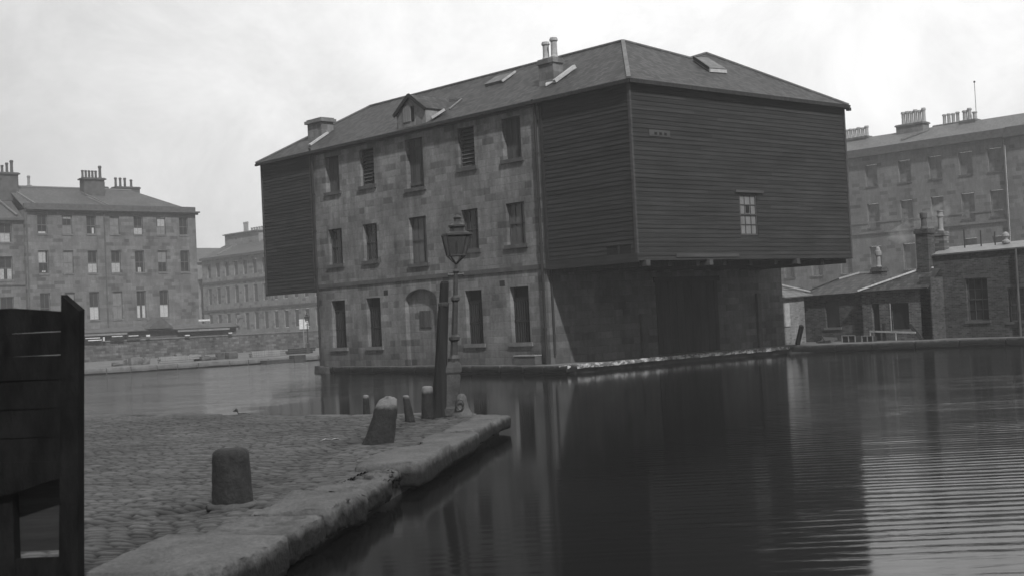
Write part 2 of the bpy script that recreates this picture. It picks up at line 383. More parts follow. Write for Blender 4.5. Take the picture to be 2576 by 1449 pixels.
def worn_block(mb, c, ax, ay, hx, hy, z0, z1, rnd=.08, amp=.02, seed=0, nx=10, ny=5, nz=3):
    """a big squared stone with rounded, eroded edges"""
    rs = random.Random(seed); c = Vector(c); ax = Vector(ax); ay = Vector(ay); hz = (z1-z0)/2; zc = (z0+z1)/2
    bm = bmesh.new(); idx = {}
    def edge(i, n, h):               # extra rings close to the arrises
        rr = min(rnd, h*.9); e = [-h, -h+rr*.35, -h+rr]
        if n >= 6:
            if i <= 2: return e[i]
            if i >= n-2: return -e[n-i]
            return -(h-rr)+2*(h-rr)*(i-2)/(n-4)
        return (2*i/n-1)*h
    def pt(i, j, k):
        key = (i, j, k)
        if key in idx: return idx[key]
        x, y, z = edge(i, nx, hx), edge(j, ny, hy), edge(k, nz, hz)
        ix, iy, iz = [max(-h+rnd, min(h-rnd, q)) for q, h in ((x, hx), (y, hy), (z, hz))]
        d = Vector((x-ix, y-iy, z-iz))
        if d.length > 1e-6: d = d.normalized()*min(rnd, d.length)
        q = Vector((ix, iy, iz))+d+Vector([rs.uniform(-amp, amp) for _ in range(3)])*.7
        q.z += amp*1.3*math.sin(q.x*3.1+seed)*math.cos(q.y*4+seed*2)
        idx[key] = len(vs); vs.append(c+ax*q.x+ay*q.y+Vector((0, 0, zc+q.z))); return idx[key]
    vs = []; fs = []
    for i in range(nx):
        for j in range(ny):
            for k in (0, nz): fs.append((pt(i, j, k), pt(i+1, j, k), pt(i+1, j+1, k), pt(i, j+1, k)))
    for i in range(nx):
        for k in range(nz):
            for j in (0, ny): fs.append((pt(i, j, k), pt(i+1, j, k), pt(i+1, j, k+1), pt(i, j, k+1)))
    for j in range(ny):
        for k in range(nz):
            for i in (0, nx): fs.append((pt(i, j, k), pt(i, j+1, k), pt(i, j+1, k+1), pt(i, j, k+1)))
    bm.free(); mb.add(vs, fs)

def kerb_run(mb, pts, width, z0, z1, ln=1.6, seed=0, rnd=.05, amp=.012, side=1, nx=6):
    rs = random.Random(seed)
    for a, b in zip(pts, pts[1:]):
        a = Vector((a[0], a[1], 0)); b = Vector((b[0], b[1], 0)); L = (b-a).length; d = (b-a)/L; n = Vector((-d.y, d.x, 0))*side
        s = 0
        while s < L-1e-3:
            l = min(ln*rs.uniform(.7, 1.3), L-s)
            if L-s-l < .4: l = L-s
            worn_block(mb, a+d*(s+l/2)+n*width/2, d, n, l/2-.006, width/2, z0+rs.uniform(-.01, .01), z1+rs.uniform(-.012, .012), rnd, amp, rs.randint(0, 999), nx=nx, ny=3, nz=2)
            s += l

WATER_Z = -.3
# ------------------------------------------------------------------ the setting
K = Vector((-.78, -.625, 0)); P = Vector((-.625, .78, 0)); T0 = Vector((-16.75, -16.0, 0))
def kp(k, p): q = T0+K*k+P*p; return (q.x, q.y)

obj('water', MB().quad((-120, -160, WATER_Z), (90, -160, WATER_Z), (90, 70, WATER_Z), (-120, 70, WATER_Z)), 'water', kind='structure')
g = MB(); g.quad((-1400, -1400, -1.2), (1400, -1400, -1.2), (1400, 1400, -1.2), (-1400, 1400, -1.2))
obj('ground', g, 'ground', kind='structure')
# land that carries the warehouse and the yards to its right
landB = [(.05, 14.4), (-1.0, -1.75), (5.2, -1.3), (10.9, -1.6), (11.95, -1.5), (13.2, -4.6), (15.1, -7.3), (15.9, -10.2), (20.5, -19.5), (32, -45), (85, -150), (520, -150), (520, 520), (80, 520), (80, 60), (24, 33), (24, 14.45)]
obj('quay_yard', MB().prism(landB, -.1, -.012), 'yard', kind='structure')
obj('quay_wall', MB().prism(landB, -1.3, -.104), 'stone_dark', kind='structure')
k = MB(); kerb_run(k, [(-.08, 14.3), (-1.15, -1.9)], .5, -.26, 0, 1.4, 3, side=1)
kerb_run(k, [(12.0, -1.65), (13.1, -4.7), (15.0, -7.4), (15.8, -10.3), (20.4, -19.6), (31.9, -45)], .45, -.27, .0, 1.7, 5, side=1)
obj('quay_edge', k, 'kerb', kind='structure', smooth=False)
k = MB(); kerb_run(k, [(-1.1, -1.9), (5.2, -1.45), (10.9, -1.75), (12.0, -1.65)], .4, -.14, .0, .6, 8, side=1, nx=4, rnd=.02)
obj('limewashed_quay_edge', k, 'limewash', kind='structure')
k = MB(); worn_block(k, (.1, 14.25, 0), (1, 0, 0), (0, 1, 0), .3, .25, -.75, .02, .05, .02, 3, 6, 6); worn_block(k, (0, 13.7, 0), (1, 0, 0), (0, 1, 0), .3, .28, -.75, -.04, .05, .02, 5, 6, 6)
obj('quay_corner_stones', k, 'stone_dark', kind='structure')
# far quay on the left
landC = [(-60, 58), (-26, 41.2), (-4.3, 37.2), (-1.0, 36.1), (5.5, 34.9), (13.2, 34.0), (24, 33), (80, 60), (80, 520), (-500, 520), (-500, 58)]
obj('far_quay', MB().prism(landC, -1.3, -.012), 'yard', kind='structure')
k = MB(); kerb_run(k, [(-26, 41), (-4.3, 37.0), (-1.0, 36.0), (5.5, 34.8), (13.2, 33.9), (23.5, 32.9)], .6, -.25, .02, 1.6, 15, side=1)
obj('far_quay_edge', k, 'trim', kind='structure')
# foreground quay
landA = [kp(-.1, .2), kp(14, .15), kp(60, .1), (-140, -110), (-140, 40), (-40, 45), (-23.2, 17.7), kp(-7.3, 13.6), kp(-1.7, 3.3), kp(-1.5, 1.6)]
obj('quay', MB().prism(landA, -1.3, -.075), 'stone_dark', kind='structure')

def setts():
    st = .021
    ks = np.arange(-9.5, 14.6, st); ps = np.arange(.52, 17.2, .042)
    Kg, Pg = np.meshgrid(ks, ps, indexing='ij')
    wk = Kg+.10*(vn(Kg*.5, Pg*.7, 1)-.5)*2+.05*np.sin(Pg*1.1+Kg*.4); wp = Pg+.08*(vn(Kg*.8+9, Pg*.5, 2)-.5)*2
    pitch, ln = .132, .215
    row = np.floor(wk/pitch); rr = vn(row*7.3, row*0+.5, 3)
    q = wp/ln+rr*3.1; cl = np.floor(q)
    fk = np.abs(wk/pitch-row-.5)*2; fp = np.abs(q-cl-.5)*2
    rnd = np.random.RandomState(4).rand(4096); hid = rnd[((row*131+cl*57) % 4096).astype(int)]; hid2 = rnd[((row*71+cl*193) % 4096).astype(int)]
    cush = (1-fk**5)*(1-fp**8)
    Z = .032*cush-.032+.016*(hid-.5)+.010*(hid2-.5)*(wk/pitch-row-.5)*2
    Z += .05*(vn(Kg*.45, Pg*.35, 5)-.5)+.03*(vn(Kg*1.3, Pg*.9, 6)-.5)+.006*(vn(Kg*9, Pg*9, 7)-.5)
    rut = np.exp(-((Pg-1.5-.25*np.sin(Kg*.35))/.28)**2); Z -= .035*rut
    def seg(ax_, ay_, bx_, by_, wd):     # worn drainage channels
        dx_, dy_ = bx_-ax_, by_-ay_; tt = np.clip(((Kg-ax_)*dx_+(Pg-ay_)*dy_)/(dx_*dx_+dy_*dy_), 0, 1)
        return np.exp(-((Kg-ax_-tt*dx_)**2+(Pg-ay_-tt*dy_)**2)/wd**2)
    ch = np.maximum(seg(9.65, 1.45, 13.5, 4.6, .11), seg(9.65, 1.45, 10.3, .2, .10)); Z -= .05*ch
    keep = (Kg > -.54*Pg+.35-.9*np.exp(-Pg/1.2)) & (Pg < 1.55+(13.3-Kg)*.59+2.2) & (Kg < 14.5)
    tone = np.clip(-.15+.9*cush+.4*(hid-.5)*cush-.25*rut-.6*ch+.3*(vn(Kg*.6, Pg*.6, 9)-.5), 0, 1)
    X = T0.x+K.x*Kg+P.x*Pg; Y = T0.y+K.y*Kg+P.y*Pg
    idx = -np.ones(Kg.shape, int); idx[keep] = np.arange(keep.sum())
    co = np.stack([X[keep], Y[keep], Z[keep]], 1).astype(np.float32)
    a, b, c, d = idx[:-1, :-1], idx[1:, :-1], idx[1:, 1:], idx[:-1, 1:]
    ok = (a >= 0) & (b >= 0) & (c >= 0) & (d >= 0)
    fc = np.stack([a[ok], d[ok], c[ok], b[ok]], 1).astype(np.int32)
    me = bpy.data.meshes.new('setts'); me.vertices.add(len(co)); me.vertices.foreach_set('co', co.ravel())
    me.loops.add(fc.size); me.loops.foreach_set('vertex_index', fc.ravel())
    me.polygons.add(len(fc)); me.polygons.foreach_set('loop_start', np.arange(0, fc.size, 4, dtype=np.int32))
    me.update(calc_edges=True)
    me.polygons.foreach_set('use_smooth', np.ones(len(fc), bool))
    at = me.attributes.new('tone', 'FLOAT', 'POINT'); at.data.foreach_set('value', tone[keep].astype(np.float32))
    me.materials.append(M['setts'])
    n = me.polygons[0].normal
    if n.z < 0: me.flip_normals()
    o = bpy.data.objects.new('sett_paving', me); col.objects.link(o); o['kind'] = 'structure'
setts()
k = MB()
def ks_(k0, k1, p0, p1, z0, z1, sd_, rnd=.055, amp=.012):
    c = T0+K*((k0+k1)/2)+P*((p0+p1)/2); tw = .012*math.sin(sd_*2.7); K2 = (K+P*tw).normalized(); P2 = (P-K*tw).normalized()
    worn_block(k, c, K2, P2, (k1-k0)/2-.02, (p1-p0)/2, z0, z1, rnd, amp, sd_, nx=22, ny=9, nz=6)
ks_(-.15, 1.45, -.02, .62, -.20, .015, 1); ks_(1.45, 3.1, .02, .56, -.21, .045, 2); ks_(3.1, 5.15, -.03, .66, -.23, .02, 3); ks_(5.15, 7.3, -.05, .72, -.24, .06, 4)
ks_(7.35, 8.15, .12, .56, -.24, -.05, 5, .09, .05); ks_(8.15, 9.4, .02, .62, -.24, .02, 6, .08, .026); ks_(9.4, 10.7, -.04, .74, -.24, .045, 7, .07, .022)
ks_(10.7, 11.9, -.0, .80, -.26, .015, 8, .07, .02); ks_(11.9, 13.4, -.07, .98, -.26, .055, 9, .06, .016); ks_(13.4, 15, -.04, .80, -.26, .03, 12, .06, .016); ks_(15, 17, -.06, .66, -.26, .03, 10)
for i in range(6): ks_(17+2*i, 19+2*i, -.06, .66, -.26, .03, 11+i)
# stones closing the point and the rim along the far side
obj('quay_kerb', k, 'kerb', kind='structure', smooth=True)
k = MB(); kerb_run(k, [kp(-.2, -.02), kp(-1.62, 1.55), kp(-1.75, 3.2), kp(-7.5, 13.9), (-23.3, 17.9)], .45, -.24, .0, 1.3, 31, side=1, rnd=.07, amp=.015)
obj('quay_rim', k, 'kerb', kind='structure', smooth=True)

# ------------------------------------------------------------------ warehouse
H, ZB, L1, LS, L2, W = 9.42, 3.33, 4.286, 14.27, 4.04, 12.0
WG = 13.18
wh = thing('warehouse', 'three storey stone canal warehouse with black weatherboarded ends jutting over the water', 'warehouse', (0, 0, 0))
wf = Wall((0, 0, 0), (0, 1, 0), (-1, 0, 0))
T = [(12.27, 13.25), (9.80, 10.75), (6.60, 7.68), (3.53, 4.47), (.99, 1.97)]
holes = []
for i, (a, b) in enumerate(T):
    holes.append((a, b, 7.42 if i != 2 else 6.98, 8.93)); holes.append((a, b, 4.32 if i != 2 else 4.0, 5.83))
    if i != 2: holes.append((a, b, .79, 2.79))
ARC = (6.15, 8.17, 0, 2.55)
holes.append(ARC)
mb = MB(); wf.panel(mb, 0, LS, -.3, H, holes, .22)
# arch head of the blocked cart entrance
yc, rw = 7.16, 1.01
for i in range(14):
    a0, a1 = math.pi*i/14, math.pi*(i+1)/14
    y0, z0_, y1, z1_ = yc+rw*math.cos(a0), 2.55+.45*math.sin(a0), yc+rw*math.cos(a1), 2.55+.45*math.sin(a1)
# replace the strip above the doorway with arched spandrels
mb2 = MB(); holes2 = [h for h in holes if h != ARC]+[(6.15, 8.17, 0, 3.0)]
wf.panel(mb2, 0, LS, -.3, H, holes2, .22)
mb2.v = mb2.v; N_ = 16
for i in range(N_):
    a0, a1 = math.pi*i/N_, math.pi*(i+1)/N_
    p0, p1 = (yc+rw*math.cos(a0), 2.5+.5*math.sin(a0)), (yc+rw*math.cos(a1), 2.5+.5*math.sin(a1))
    mb2.quad(wf.p(p0[0], p0[1]), wf.p(p1[0], p1[1]), wf.p(p1[0], 3.0), wf.p(p0[0], 3.0))
    mb2.quad(wf.p(p0[0], p0[1]), wf.p(p1[0], p1[1]), wf.p(p1[0], p1[1], -.22), wf.p(p0[0], p0[1], -.22))
obj('facade_wall', mb2, 'ashlar', wh)
mb = MB().prism([(.0, 0), (WG, -.58), (WG, LS), (.0, LS)][::-1], -.3, ZB-.004)
# hollow behind the facade: only the three other sides are needed
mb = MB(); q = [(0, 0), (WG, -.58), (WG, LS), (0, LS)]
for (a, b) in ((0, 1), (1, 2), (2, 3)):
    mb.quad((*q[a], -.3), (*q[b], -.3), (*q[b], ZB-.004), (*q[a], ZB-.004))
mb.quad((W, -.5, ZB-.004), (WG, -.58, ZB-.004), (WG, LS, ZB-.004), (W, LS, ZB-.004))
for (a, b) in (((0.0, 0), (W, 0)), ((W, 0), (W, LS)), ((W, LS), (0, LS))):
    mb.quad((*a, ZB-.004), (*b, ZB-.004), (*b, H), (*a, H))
obj('end_wall', mb, brickwork('shade_toned_end_ashlar', .15, .23, .62, .262, .014, .2, .5, warp=.035), wh)  # shade under the overhang is partly put into this darker stone colour
mb = MB(); wf.block(mb, 6.15, 8.17, -.05, 3.0, -.5, -.2); obj('blocked_arch', mb, 'ashlar', wh)
mb = MB(); wf.block(mb, 6.78, 7.48, 1.47, 2.14, -.2, -.17)
for i in range(5): wf.block(mb, 6.79+.14*i, 6.79+.14*i+.125, 1.49, 2.12, -.17, -.155)
obj('arch_shutter', mb, 'wood_mid', wh)
# dark slots and small square voids in the masonry
for a in (2.22, 9.25):
    mb = MB(); wf.block(mb, a, a+.28, 2.85, 3.06, -.05, .004); obj('vent_hole', mb, 'wood_dark', wh)
mb = MB(); wf.block(mb, -.02, LS+.02, 3.36, 3.52, -.05, .045)
obj('band_course', mb, 'trim_dark', wh)
mb = MB(); wf.block(mb, 0, LS, H-.3, H-.06, -.05, .05); obj('eaves_course', mb, 'trim_dark', wh)
for i, (a, b) in enumerate(T):
    for z in ((7.42, 4.32, .79) if i != 2 else (6.98, 4.0)):
        mb = MB(); wf.block(mb, a-.12, b+.12, z-.14, z, -.2, .07); obj('window_sill', mb, 'trim_dark' if z > 1 else 'trim', wh)
# top storey: shutters, louvres, loading door
for i, (a, b) in enumerate(T):
    if i in (0, 4):
        mb = MB(); n = 6; wd = (b-a)/n
        for j in range(n): wf.block(mb, a+wd*j+.004, a+wd*(j+1)-.004, 7.42, 8.93, -.24, -.2-.008*(j % 2))
        s_ = obj('shutter', mb, 'wood_mid', wh)
    elif i in (1, 3):
        mb = MB(); wf.block(mb, a, b, 7.42, 8.93, -.36, -.34); bk = obj('louvre', mb, 'black', wh)
        mb = MB(); n = 10
        for j in range(n):
            z = 7.46+j*.146; c = wf.p((a+b)/2, z+.06, -.2)
            mb.obox(c, (0, 1, 0), (-.74, 0, -.67), (-.67, 0, .74), (b-a)/2-.04, .085, .009)
        wf.block(mb, a, a+.045, 7.42, 8.93, -.27, -.13); wf.block(mb, b-.045, b, 7.42, 8.93, -.27, -.13)
        obj('slats', mb, 'wood_mid', bk)
    else:
        mb = MB(); n = 6; wd = (b-a)/n
        for j in range(n): wf.block(mb, a+wd*j+.004, a+wd*(j+1)-.004, 6.98, 8.93, -.24, -.2-.008*(j % 2))
        wf.block(mb, a, b, 7.1, 7.22, -.2, -.17); wf.block(mb, a, b, 8.5, 8.62, -.2, -.17)
        obj('loading_door', mb, 'wood_mid', wh)
    # middle storey sashes
    z0 = 4.32 if i != 2 else 4.0
    wf.sash(wh, a+.01, b-.01, z0+.01, 5.82, .18, 'wood_mid', 'glass_grey' if i in (2, 4) else 'glass', .05, 3, 1, split=.5)
    if i != 2:                       # ground storey: barred openings
        mb = MB(); wf.block(mb, a, b, .79, 2.79, -.36, -.33); gr = obj('barred_window', mb, 'black', wh)
        mb = MB(); n = 8
        for j in range(n):
            u = a+.05+(b-a-.1)*j/(n-1); wf.block(mb, u-.028, u+.028, .8, 2.35, -.2, -.17)
        wf.block(mb, a, b, 2.3, 2.42, -.21, -.16); wf.block(mb, a, b, 1.52, 1.6, -.205, -.165)
        obj('bars', mb, 'wood_dark', gr)
# pipes
for y, zt in ((.12, 9.1), (14.12, 9.2)):
    mb = MB(); mb.cyl((-.09, y, 0), (-.09, y, zt), .05, n=10)
    for z in (1.2, 2.6, 4.2, 5.8, 7.4): mb.cyl((-.09, y, z), (-.09, y, z+.07), .07, n=10)
    mb.cyl((-.09, y, zt), (-.2, y, zt+.25), .05, n=8)
    obj('drainpipe', mb, 'wood_dark', wh)
mb = MB(); mb.cyl((.16, -.06, .3), (.16, -.06, 3.3), .045, n=8); obj('drainpipe', mb, 'wood_dark', wh)

# weatherboarded overhangs, board by board
def clad(name, a, b, z0, z1, nrm, parent, mat='clad', gaps=()):
    a = Vector((a[0], a[1], 0)); b = Vector((b[0], b[1], 0)); L = (b-a).length; d = (b-a)/L; n = Vector(nrm)
    mb = MB(); pitch = .152; rs = random.Random(len(name)+int(L*7)); z = z0; row = 0; tn = []
    while z < z1-.02:
        zt = min(z+pitch, z1); s = 0
        while s < L-1e-3:
            l = min(rs.uniform(2.4, 4.6), L-s)
            if L-s-l < .6: l = L-s
            o0 = .027+rs.uniform(-.005, .006); o1 = .008
            dz0 = rs.uniform(-.011, .011); dz1 = rs.uniform(-.011, .011)
            seg = [(s+.003, l)]
            for gu0, gu1, gz0, gz1 in gaps:
                if z+.02 < gz1 and zt-.02 > gz0:
                    new = []
                    for (s0, l0) in seg:
                        e = s0+l0
                        if s0 < gu1 and e > gu0:
                            if gu0-s0 > .02: new.append((s0, gu0-s0))
                            if e-gu1 > .02: new.append((gu1, e-gu1))
                        else: new.append((s0, l0))
                    seg = new
            for s0, l0 in seg:
                p0 = a+d*s0; p1 = a+d*(s0+l0-.006)
                Z = lambda p, zz, o: p+n*o+Vector((0, 0, zz))
                mb.quad(Z(p0, z+dz0, o0), Z(p1, z+dz1, o0), Z(p1, zt+.01, o1), Z(p0, zt+.01, o1))
                mb.quad(Z(p0, z+dz0, o0), Z(p1, z+dz1, o0), Z(p1, z+dz1, -.01), Z(p0, z+dz0, -.01))
            s += l
        z += pitch; row += 1
    return obj(name, mb, mat, parent)
fy = lambda x: -L1-.0357*x
nF = Vector((-.0357, -1, 0)).normalized()
# near overhang: west side, front, east side
clad('cladding', (0, -L1), (0, -.02), ZB+.28, H, (-1, 0, 0), wh, gaps=[(.25, .75, 3.6, 3.82), (.85, 1.35, 3.6, 3.82)])
clad('cladding', (0, -L1), (W, fy(W)), ZB+.02, H, tuple(nF), wh, gaps=[(5.36, 6.34, 4.2, 5.7)])
clad('cladding', (W, fy(W)), (W, -.5), ZB+.02, H, (1, 0, 0), wh)
# far overhang
clad('cladding', (0, LS+.02), (0, LS+L2), ZB+.02, H, (-1, 0, 0), wh)
clad('cladding', (0, LS+L2), (W, LS+L2), ZB+.02, H, (0, 1, 0), wh)
FR = Wall((.012, -L1+.012, 0), tuple((Vector((W, -.0357*W, 0))).normalized()), tuple(nF))
mb = MB(); mb.quad((.012, -L1+.012, ZB), (W-.012, fy(W)+.012, ZB), (W-.012, 0, ZB), (.012, 0, ZB))
FR.panel(mb, 0, W-.02, ZB, H, [(5.36, 6.34, 4.2, 5.7)], .15)
for (A_, B_) in (((.012, -L1+.012), (.012, 0)), ((W-.012, fy(W)+.012), (W-.012, 0))): mb.quad((*A_, ZB), (*B_, ZB), (*B_, H), (*A_, H))
obj('overhang_lining', mb, 'wood_dark', wh)
mb = MB(); mb.quad((.012, LS, ZB), (W-.012, LS, ZB), (W-.012, LS+L2-.012, ZB), (.012, LS+L2-.012, ZB))
for (A_, B_) in (((.012, LS), (.012, LS+L2-.012)), ((.012, LS+L2-.012), (W-.012, LS+L2-.012))): mb.quad((*A_, ZB), (*B_, ZB), (*B_, H), (*A_, H))
obj('overhang_lining', mb, 'wood_dark', wh)
mb = MB()
for i in range(9):
    x = .25+i*(W-.5)/8
    mb.box(x-.09, x+.09, fy(x)+.12, -.65, ZB-.17, ZB-.003)
obj('overhang_joists', mb, 'wood_dark', wh)
for x in (.4, 3.57, 8.5): obj('beam_end', MB().box(x-.1, x+.1, fy(x)-.1, fy(x)+.1, ZB-.16, ZB+.03), 'clad_pale', wh)
mb = MB().box(-.055, .01, -L1-.06, -.02, ZB-.03, ZB+.27); obj('bottom_beam', mb, 'clad', wh)
mb = MB().box(-.05, .012, LS+.02, LS+L2+.04, ZB-.1, ZB+.0); obj('bottom_beam', mb, 'clad', wh)
# corner boards
for bb in ((-.05, .03, -L1-.06, -L1+.05, ZB+.27), (-.045, .03, -.17, -.03, ZB+.27), (-.045, .03, LS+.03, LS+.15, ZB), (W-.04, W+.05, fy(W)-.06, fy(W)+.05, ZB), (-.05, .03, LS+L2-.05, LS+L2+.05, ZB)):
    obj('corner_board', MB().box(*bb, H), 'clad' if bb[2] in (-.17,) else 'clad_pale', wh)
fr_ = Wall((0, -L1, 0), tuple((Vector((1, -.0357, 0))).normalized()), tuple(nF))
mb = MB(); fr_.block(mb, 5.12, 6.7, 5.73, 5.82, .02, .09); obj('window_hood', mb, 'clad_pale', wh)
fr_.sash(wh, 5.37, 6.33, 4.21, 5.69, .03, 'wood_mid', 'glass_grey', .06, 3, 2,
         lower=('curtain', 'pane_w', 0, 1, .06, .98), upper=('curtain', 'pane_w', 0, 1, .3, 1)) if False else None
win = fr_.sash(wh, 5.37, 6.33, 4.21, 5.69, .03, 'wood_mid', 'blind', .055, 3, 2)
mb = MB(); fr_.block(mb, 5.75, 5.94, 5.02, 5.28, -.03, -.012); obj('broken_pane', mb, 'black', win)
mb = MB(); fr_.block(mb, .82, 1.85, 7.5, 7.72, .03, .05)
vb = obj('vent_board', mb, 'clad_pale', wh)
for i in range(3):
    mb = MB(); fr_.block(mb, 1.08+.24*i, 1.2+.24*i, 7.55, 7.64, .05, .058); obj('vent_hole', mb, 'black', vb)
mb = MB(); fr_.block(mb, 1.85, 5.15, 3.44, 3.56, .035, .055); obj('patch_board', mb, 'clad_pale', wh)
mb = MB()
for a, b in ((-4.05, -3.55), (-3.45, -2.95)): mb.box(-.02, .03, a, b, 3.6, 3.84)
obj('hatch_opening', mb, 'black', wh)
mb = MB(); mb.box(-.05, -.02, -3.75, -2.9, 3.5, 3.58); obj('patch_board', mb, 'lead_dull', wh)
# doors and piers under the overhang; darker door planks deepen its shadow by colour
ew = Wall((0, 0, 0), tuple(Vector((WG, -.58, 0)).normalized()), tuple(Vector((-.58, -WG, 0)).normalized()))
mb = MB()
for i in range(16): ew.block(mb, 5.5+.22*i, 5.5+.22*i+.212, .02, 2.75, 0, .05+.006*(i % 2))
ew.block(mb, 5.4, 9.12, 2.75, 2.95, 0, .1); obj('cart_door', mb, 'wood_dark', wh)
for a, b, c_ in ((4.55, 4.85, 1.6), (11.4, 11.62, 2.2)):
    mb = MB(); ew.block(mb, a, b, 0, c_, 0, .12); obj('stone_fender', mb, 'trim_dark', wh)
# roof
RZ = H+.03; OV = .2
A1 = Vector((3.67, -.87, 11.67)); A2 = Vector((8.33, -1.04, 11.67)); B1 = Vector((3.67, 14.77, 11.67)); B2 = Vector((8.33, 14.77, 11.67)); V1 = Vector((6.3, -1.84, 11.12)); V2 = Vector((6.0, 15.7, 11.12))
def ext(x, y, sx, sy): return Vector((x+sx*OV, y+sy*OV, H-OV*.6+.02))
E1, E2, E3, E4 = ext(0, -L1, -1, -1), ext(W-.06, fy(W), 1, -1), ext(W, LS+L2, 1, 1), ext(0, LS+L2, -1, 1)
mb = MB()
mb.slab([E1, A1, B1, E4], .07); mb.slab([E1, E2, A2, V1], .07); mb.slab([E1, V1, A1], .07); mb.slab([E2, E3, B2, A2], .07); mb.slab([E4, B1, V2], .07); mb.slab([E3, E4, V2, B2], .07)
mb.slab([A1, V1, V2, B1], .07); mb.slab([V1, A2, B2, V2], .07)
roof = obj('roof', mb, 'slate', wh)
mb = MB()
for a, b, w_ in ((E1, A1, .14), (A1, B1, .1), (A1, V1, .08), (V1, A2, .08), (A2, E2, .1), (B1, E4, .1)): mb.bar(a+Vector((0, 0, .03)), b+Vector((0, 0, .03)), w_, .06)
obj('ridge_capping', mb, 'slate_pale', roof)
mb = MB(); up_ = Vector((0, 0, -.09))
for a, b in ((E1, E4), (E1, E2), (E2, E3)): mb.bar(a+up_, b+up_, .1, .09)
mb.box(W+.04, W+.2, fy(W)-.26, fy(W)-.12, H-.32, H-.2)
obj('gutter', mb, 'wood_dark', wh)
mb = MB(); mb.prism([(-.2, -L1-.24), (W+.2, fy(W)-.24), (W+.2, LS+L2+.2), (-.2, LS+L2+.2)], H-.16, H-.1); obj('soffit', mb, 'wood_dark', wh)
# dormer
dz = 9.36
dm = MB(); wd_ = Wall((-.02, 7.19, 0), (0, 1, 0), (-1, 0, 0))
dm.prism([(-.03, 6.27), (1.1, 6.27), (1.1, 8.11), (-.03, 8.11)], dz, 10.02)
dm.add([(-.03, 6.27, 10.02), (-.03, 8.11, 10.02), (-.03, 7.19, 10.6), (1.1, 6.27, 10.02), (1.1, 8.11, 10.02), (1.1, 7.19, 10.6)], [(0, 2, 1), (3, 4, 5), (0, 3, 5, 2), (1, 2, 5, 4)])
dorm = obj('dormer', dm, 'ashlar', wh)
mb = MB(); mb.slab([(-.1, 7.19, 10.68), (1.75, 7.19, 10.68), (1.75, 8.17, 10.0), (-.1, 8.17, 10.0)], .07); mb.slab([(-.1, 7.19, 10.68), (-.1, 6.21, 10.0), (1.75, 6.21, 10.0), (1.75, 7.19, 10.68)], .07)
obj('dormer_roof', mb, 'slate', dorm)
mb = MB(); mb.bar((-.12, 7.19, 10.65), (-.12, 8.2, 9.95), .05, .14); mb.bar((-.125, 7.19, 10.65), (-.125, 6.18, 9.95), .05, .14); obj('bargeboard', mb, 'wood_dark', dorm)
mb = MB(); mb.box(-.06, -.03, 7.2, 7.66, 9.62, 10.25); obj('hatch', mb, 'wood_pale', dorm)
mb = MB(); mb.box(-.045, -.03, 6.98, 7.14, 9.6, 10.2); obj('hatch_gap', mb, 'black', dorm)
mb = MB(); sl = lambda x: H+x*(11.67-H)/3.67+.07
mb.bar((1.75, 6.9, sl(1.75)), (1.55, 5.9, sl(1.55)), .05, .04); mb.bar((1.55, 5.9, sl(1.55)), (.75, 5.75, sl(.75)), .05, .04); obj('valley_flashing', mb, 'lead_dull', dorm)
mb = MB(); mb.bar((.05, 5.98, 9.56), (.42, 5.62, 9.86), .28, .1); obj('side_flashing', mb, 'lead', dorm)
# skylights on the roof slopes
def slope(x): return H+(x)*(11.67-H)/3.67
nS = Vector((-(11.67-H), 0, 3.67)).normalized(); uS = Vector((3.67, 0, 11.67-H)).normalized()
def skylight(cx, cy, hx, hy, lift=0.05, name='skylight'):
    c = Vector((cx, cy, slope(cx)))
    f = MB(); f.obox(c+nS*lift, uS, (0, 1, 0), nS, hx, hy, .07); s_ = obj(name, f, 'slate_pale', roof)
    return s_
skylight(2.7, 4.9, .36, .5)
mb = MB(); mb.bar((2.3, 4.32, slope(2.3)+.1), (3.05, 4.32, slope(3.05)+.1), .06, .07); obj('skylight_flashing', mb, 'lead', roof)
nFr = (Vector(E2)-Vector(E1)).cross(A1-Vector(E1)).normalized()
if nFr.z < 0: nFr = -nFr
def onfront(x, y): # z on the front slope
    return E1.z-((x-E1.x)*nFr.x+(y-E1.y)*nFr.y)/nFr.z
q = [Vector((x, y, onfront(x, y))) for x, y in ((5.82, -3.05), (6.95, -2.95), (7.15, -1.95), (6.15, -2.1))]
mb = MB(); mb.slab([p+nFr*.16 for p in q], .14); sk = obj('skylight', mb, 'slate_pale', roof)
mb = MB(); mb.bar(q[0]+nFr*.08+Vector((0, -.04, -.03)), q[1]+nFr*.08+Vector((0, -.04, -.03)), .05, .12); obj('skylight_frame', mb, 'lead', sk)
mb = MB(); mb.bar(q[3]+nFr*.14+Vector((-.05, 0, 0)), q[0]+nFr*.14+Vector((-.05, 0, 0)), .05, .1); obj('skylight_cheek', mb, 'wood_dark', sk)
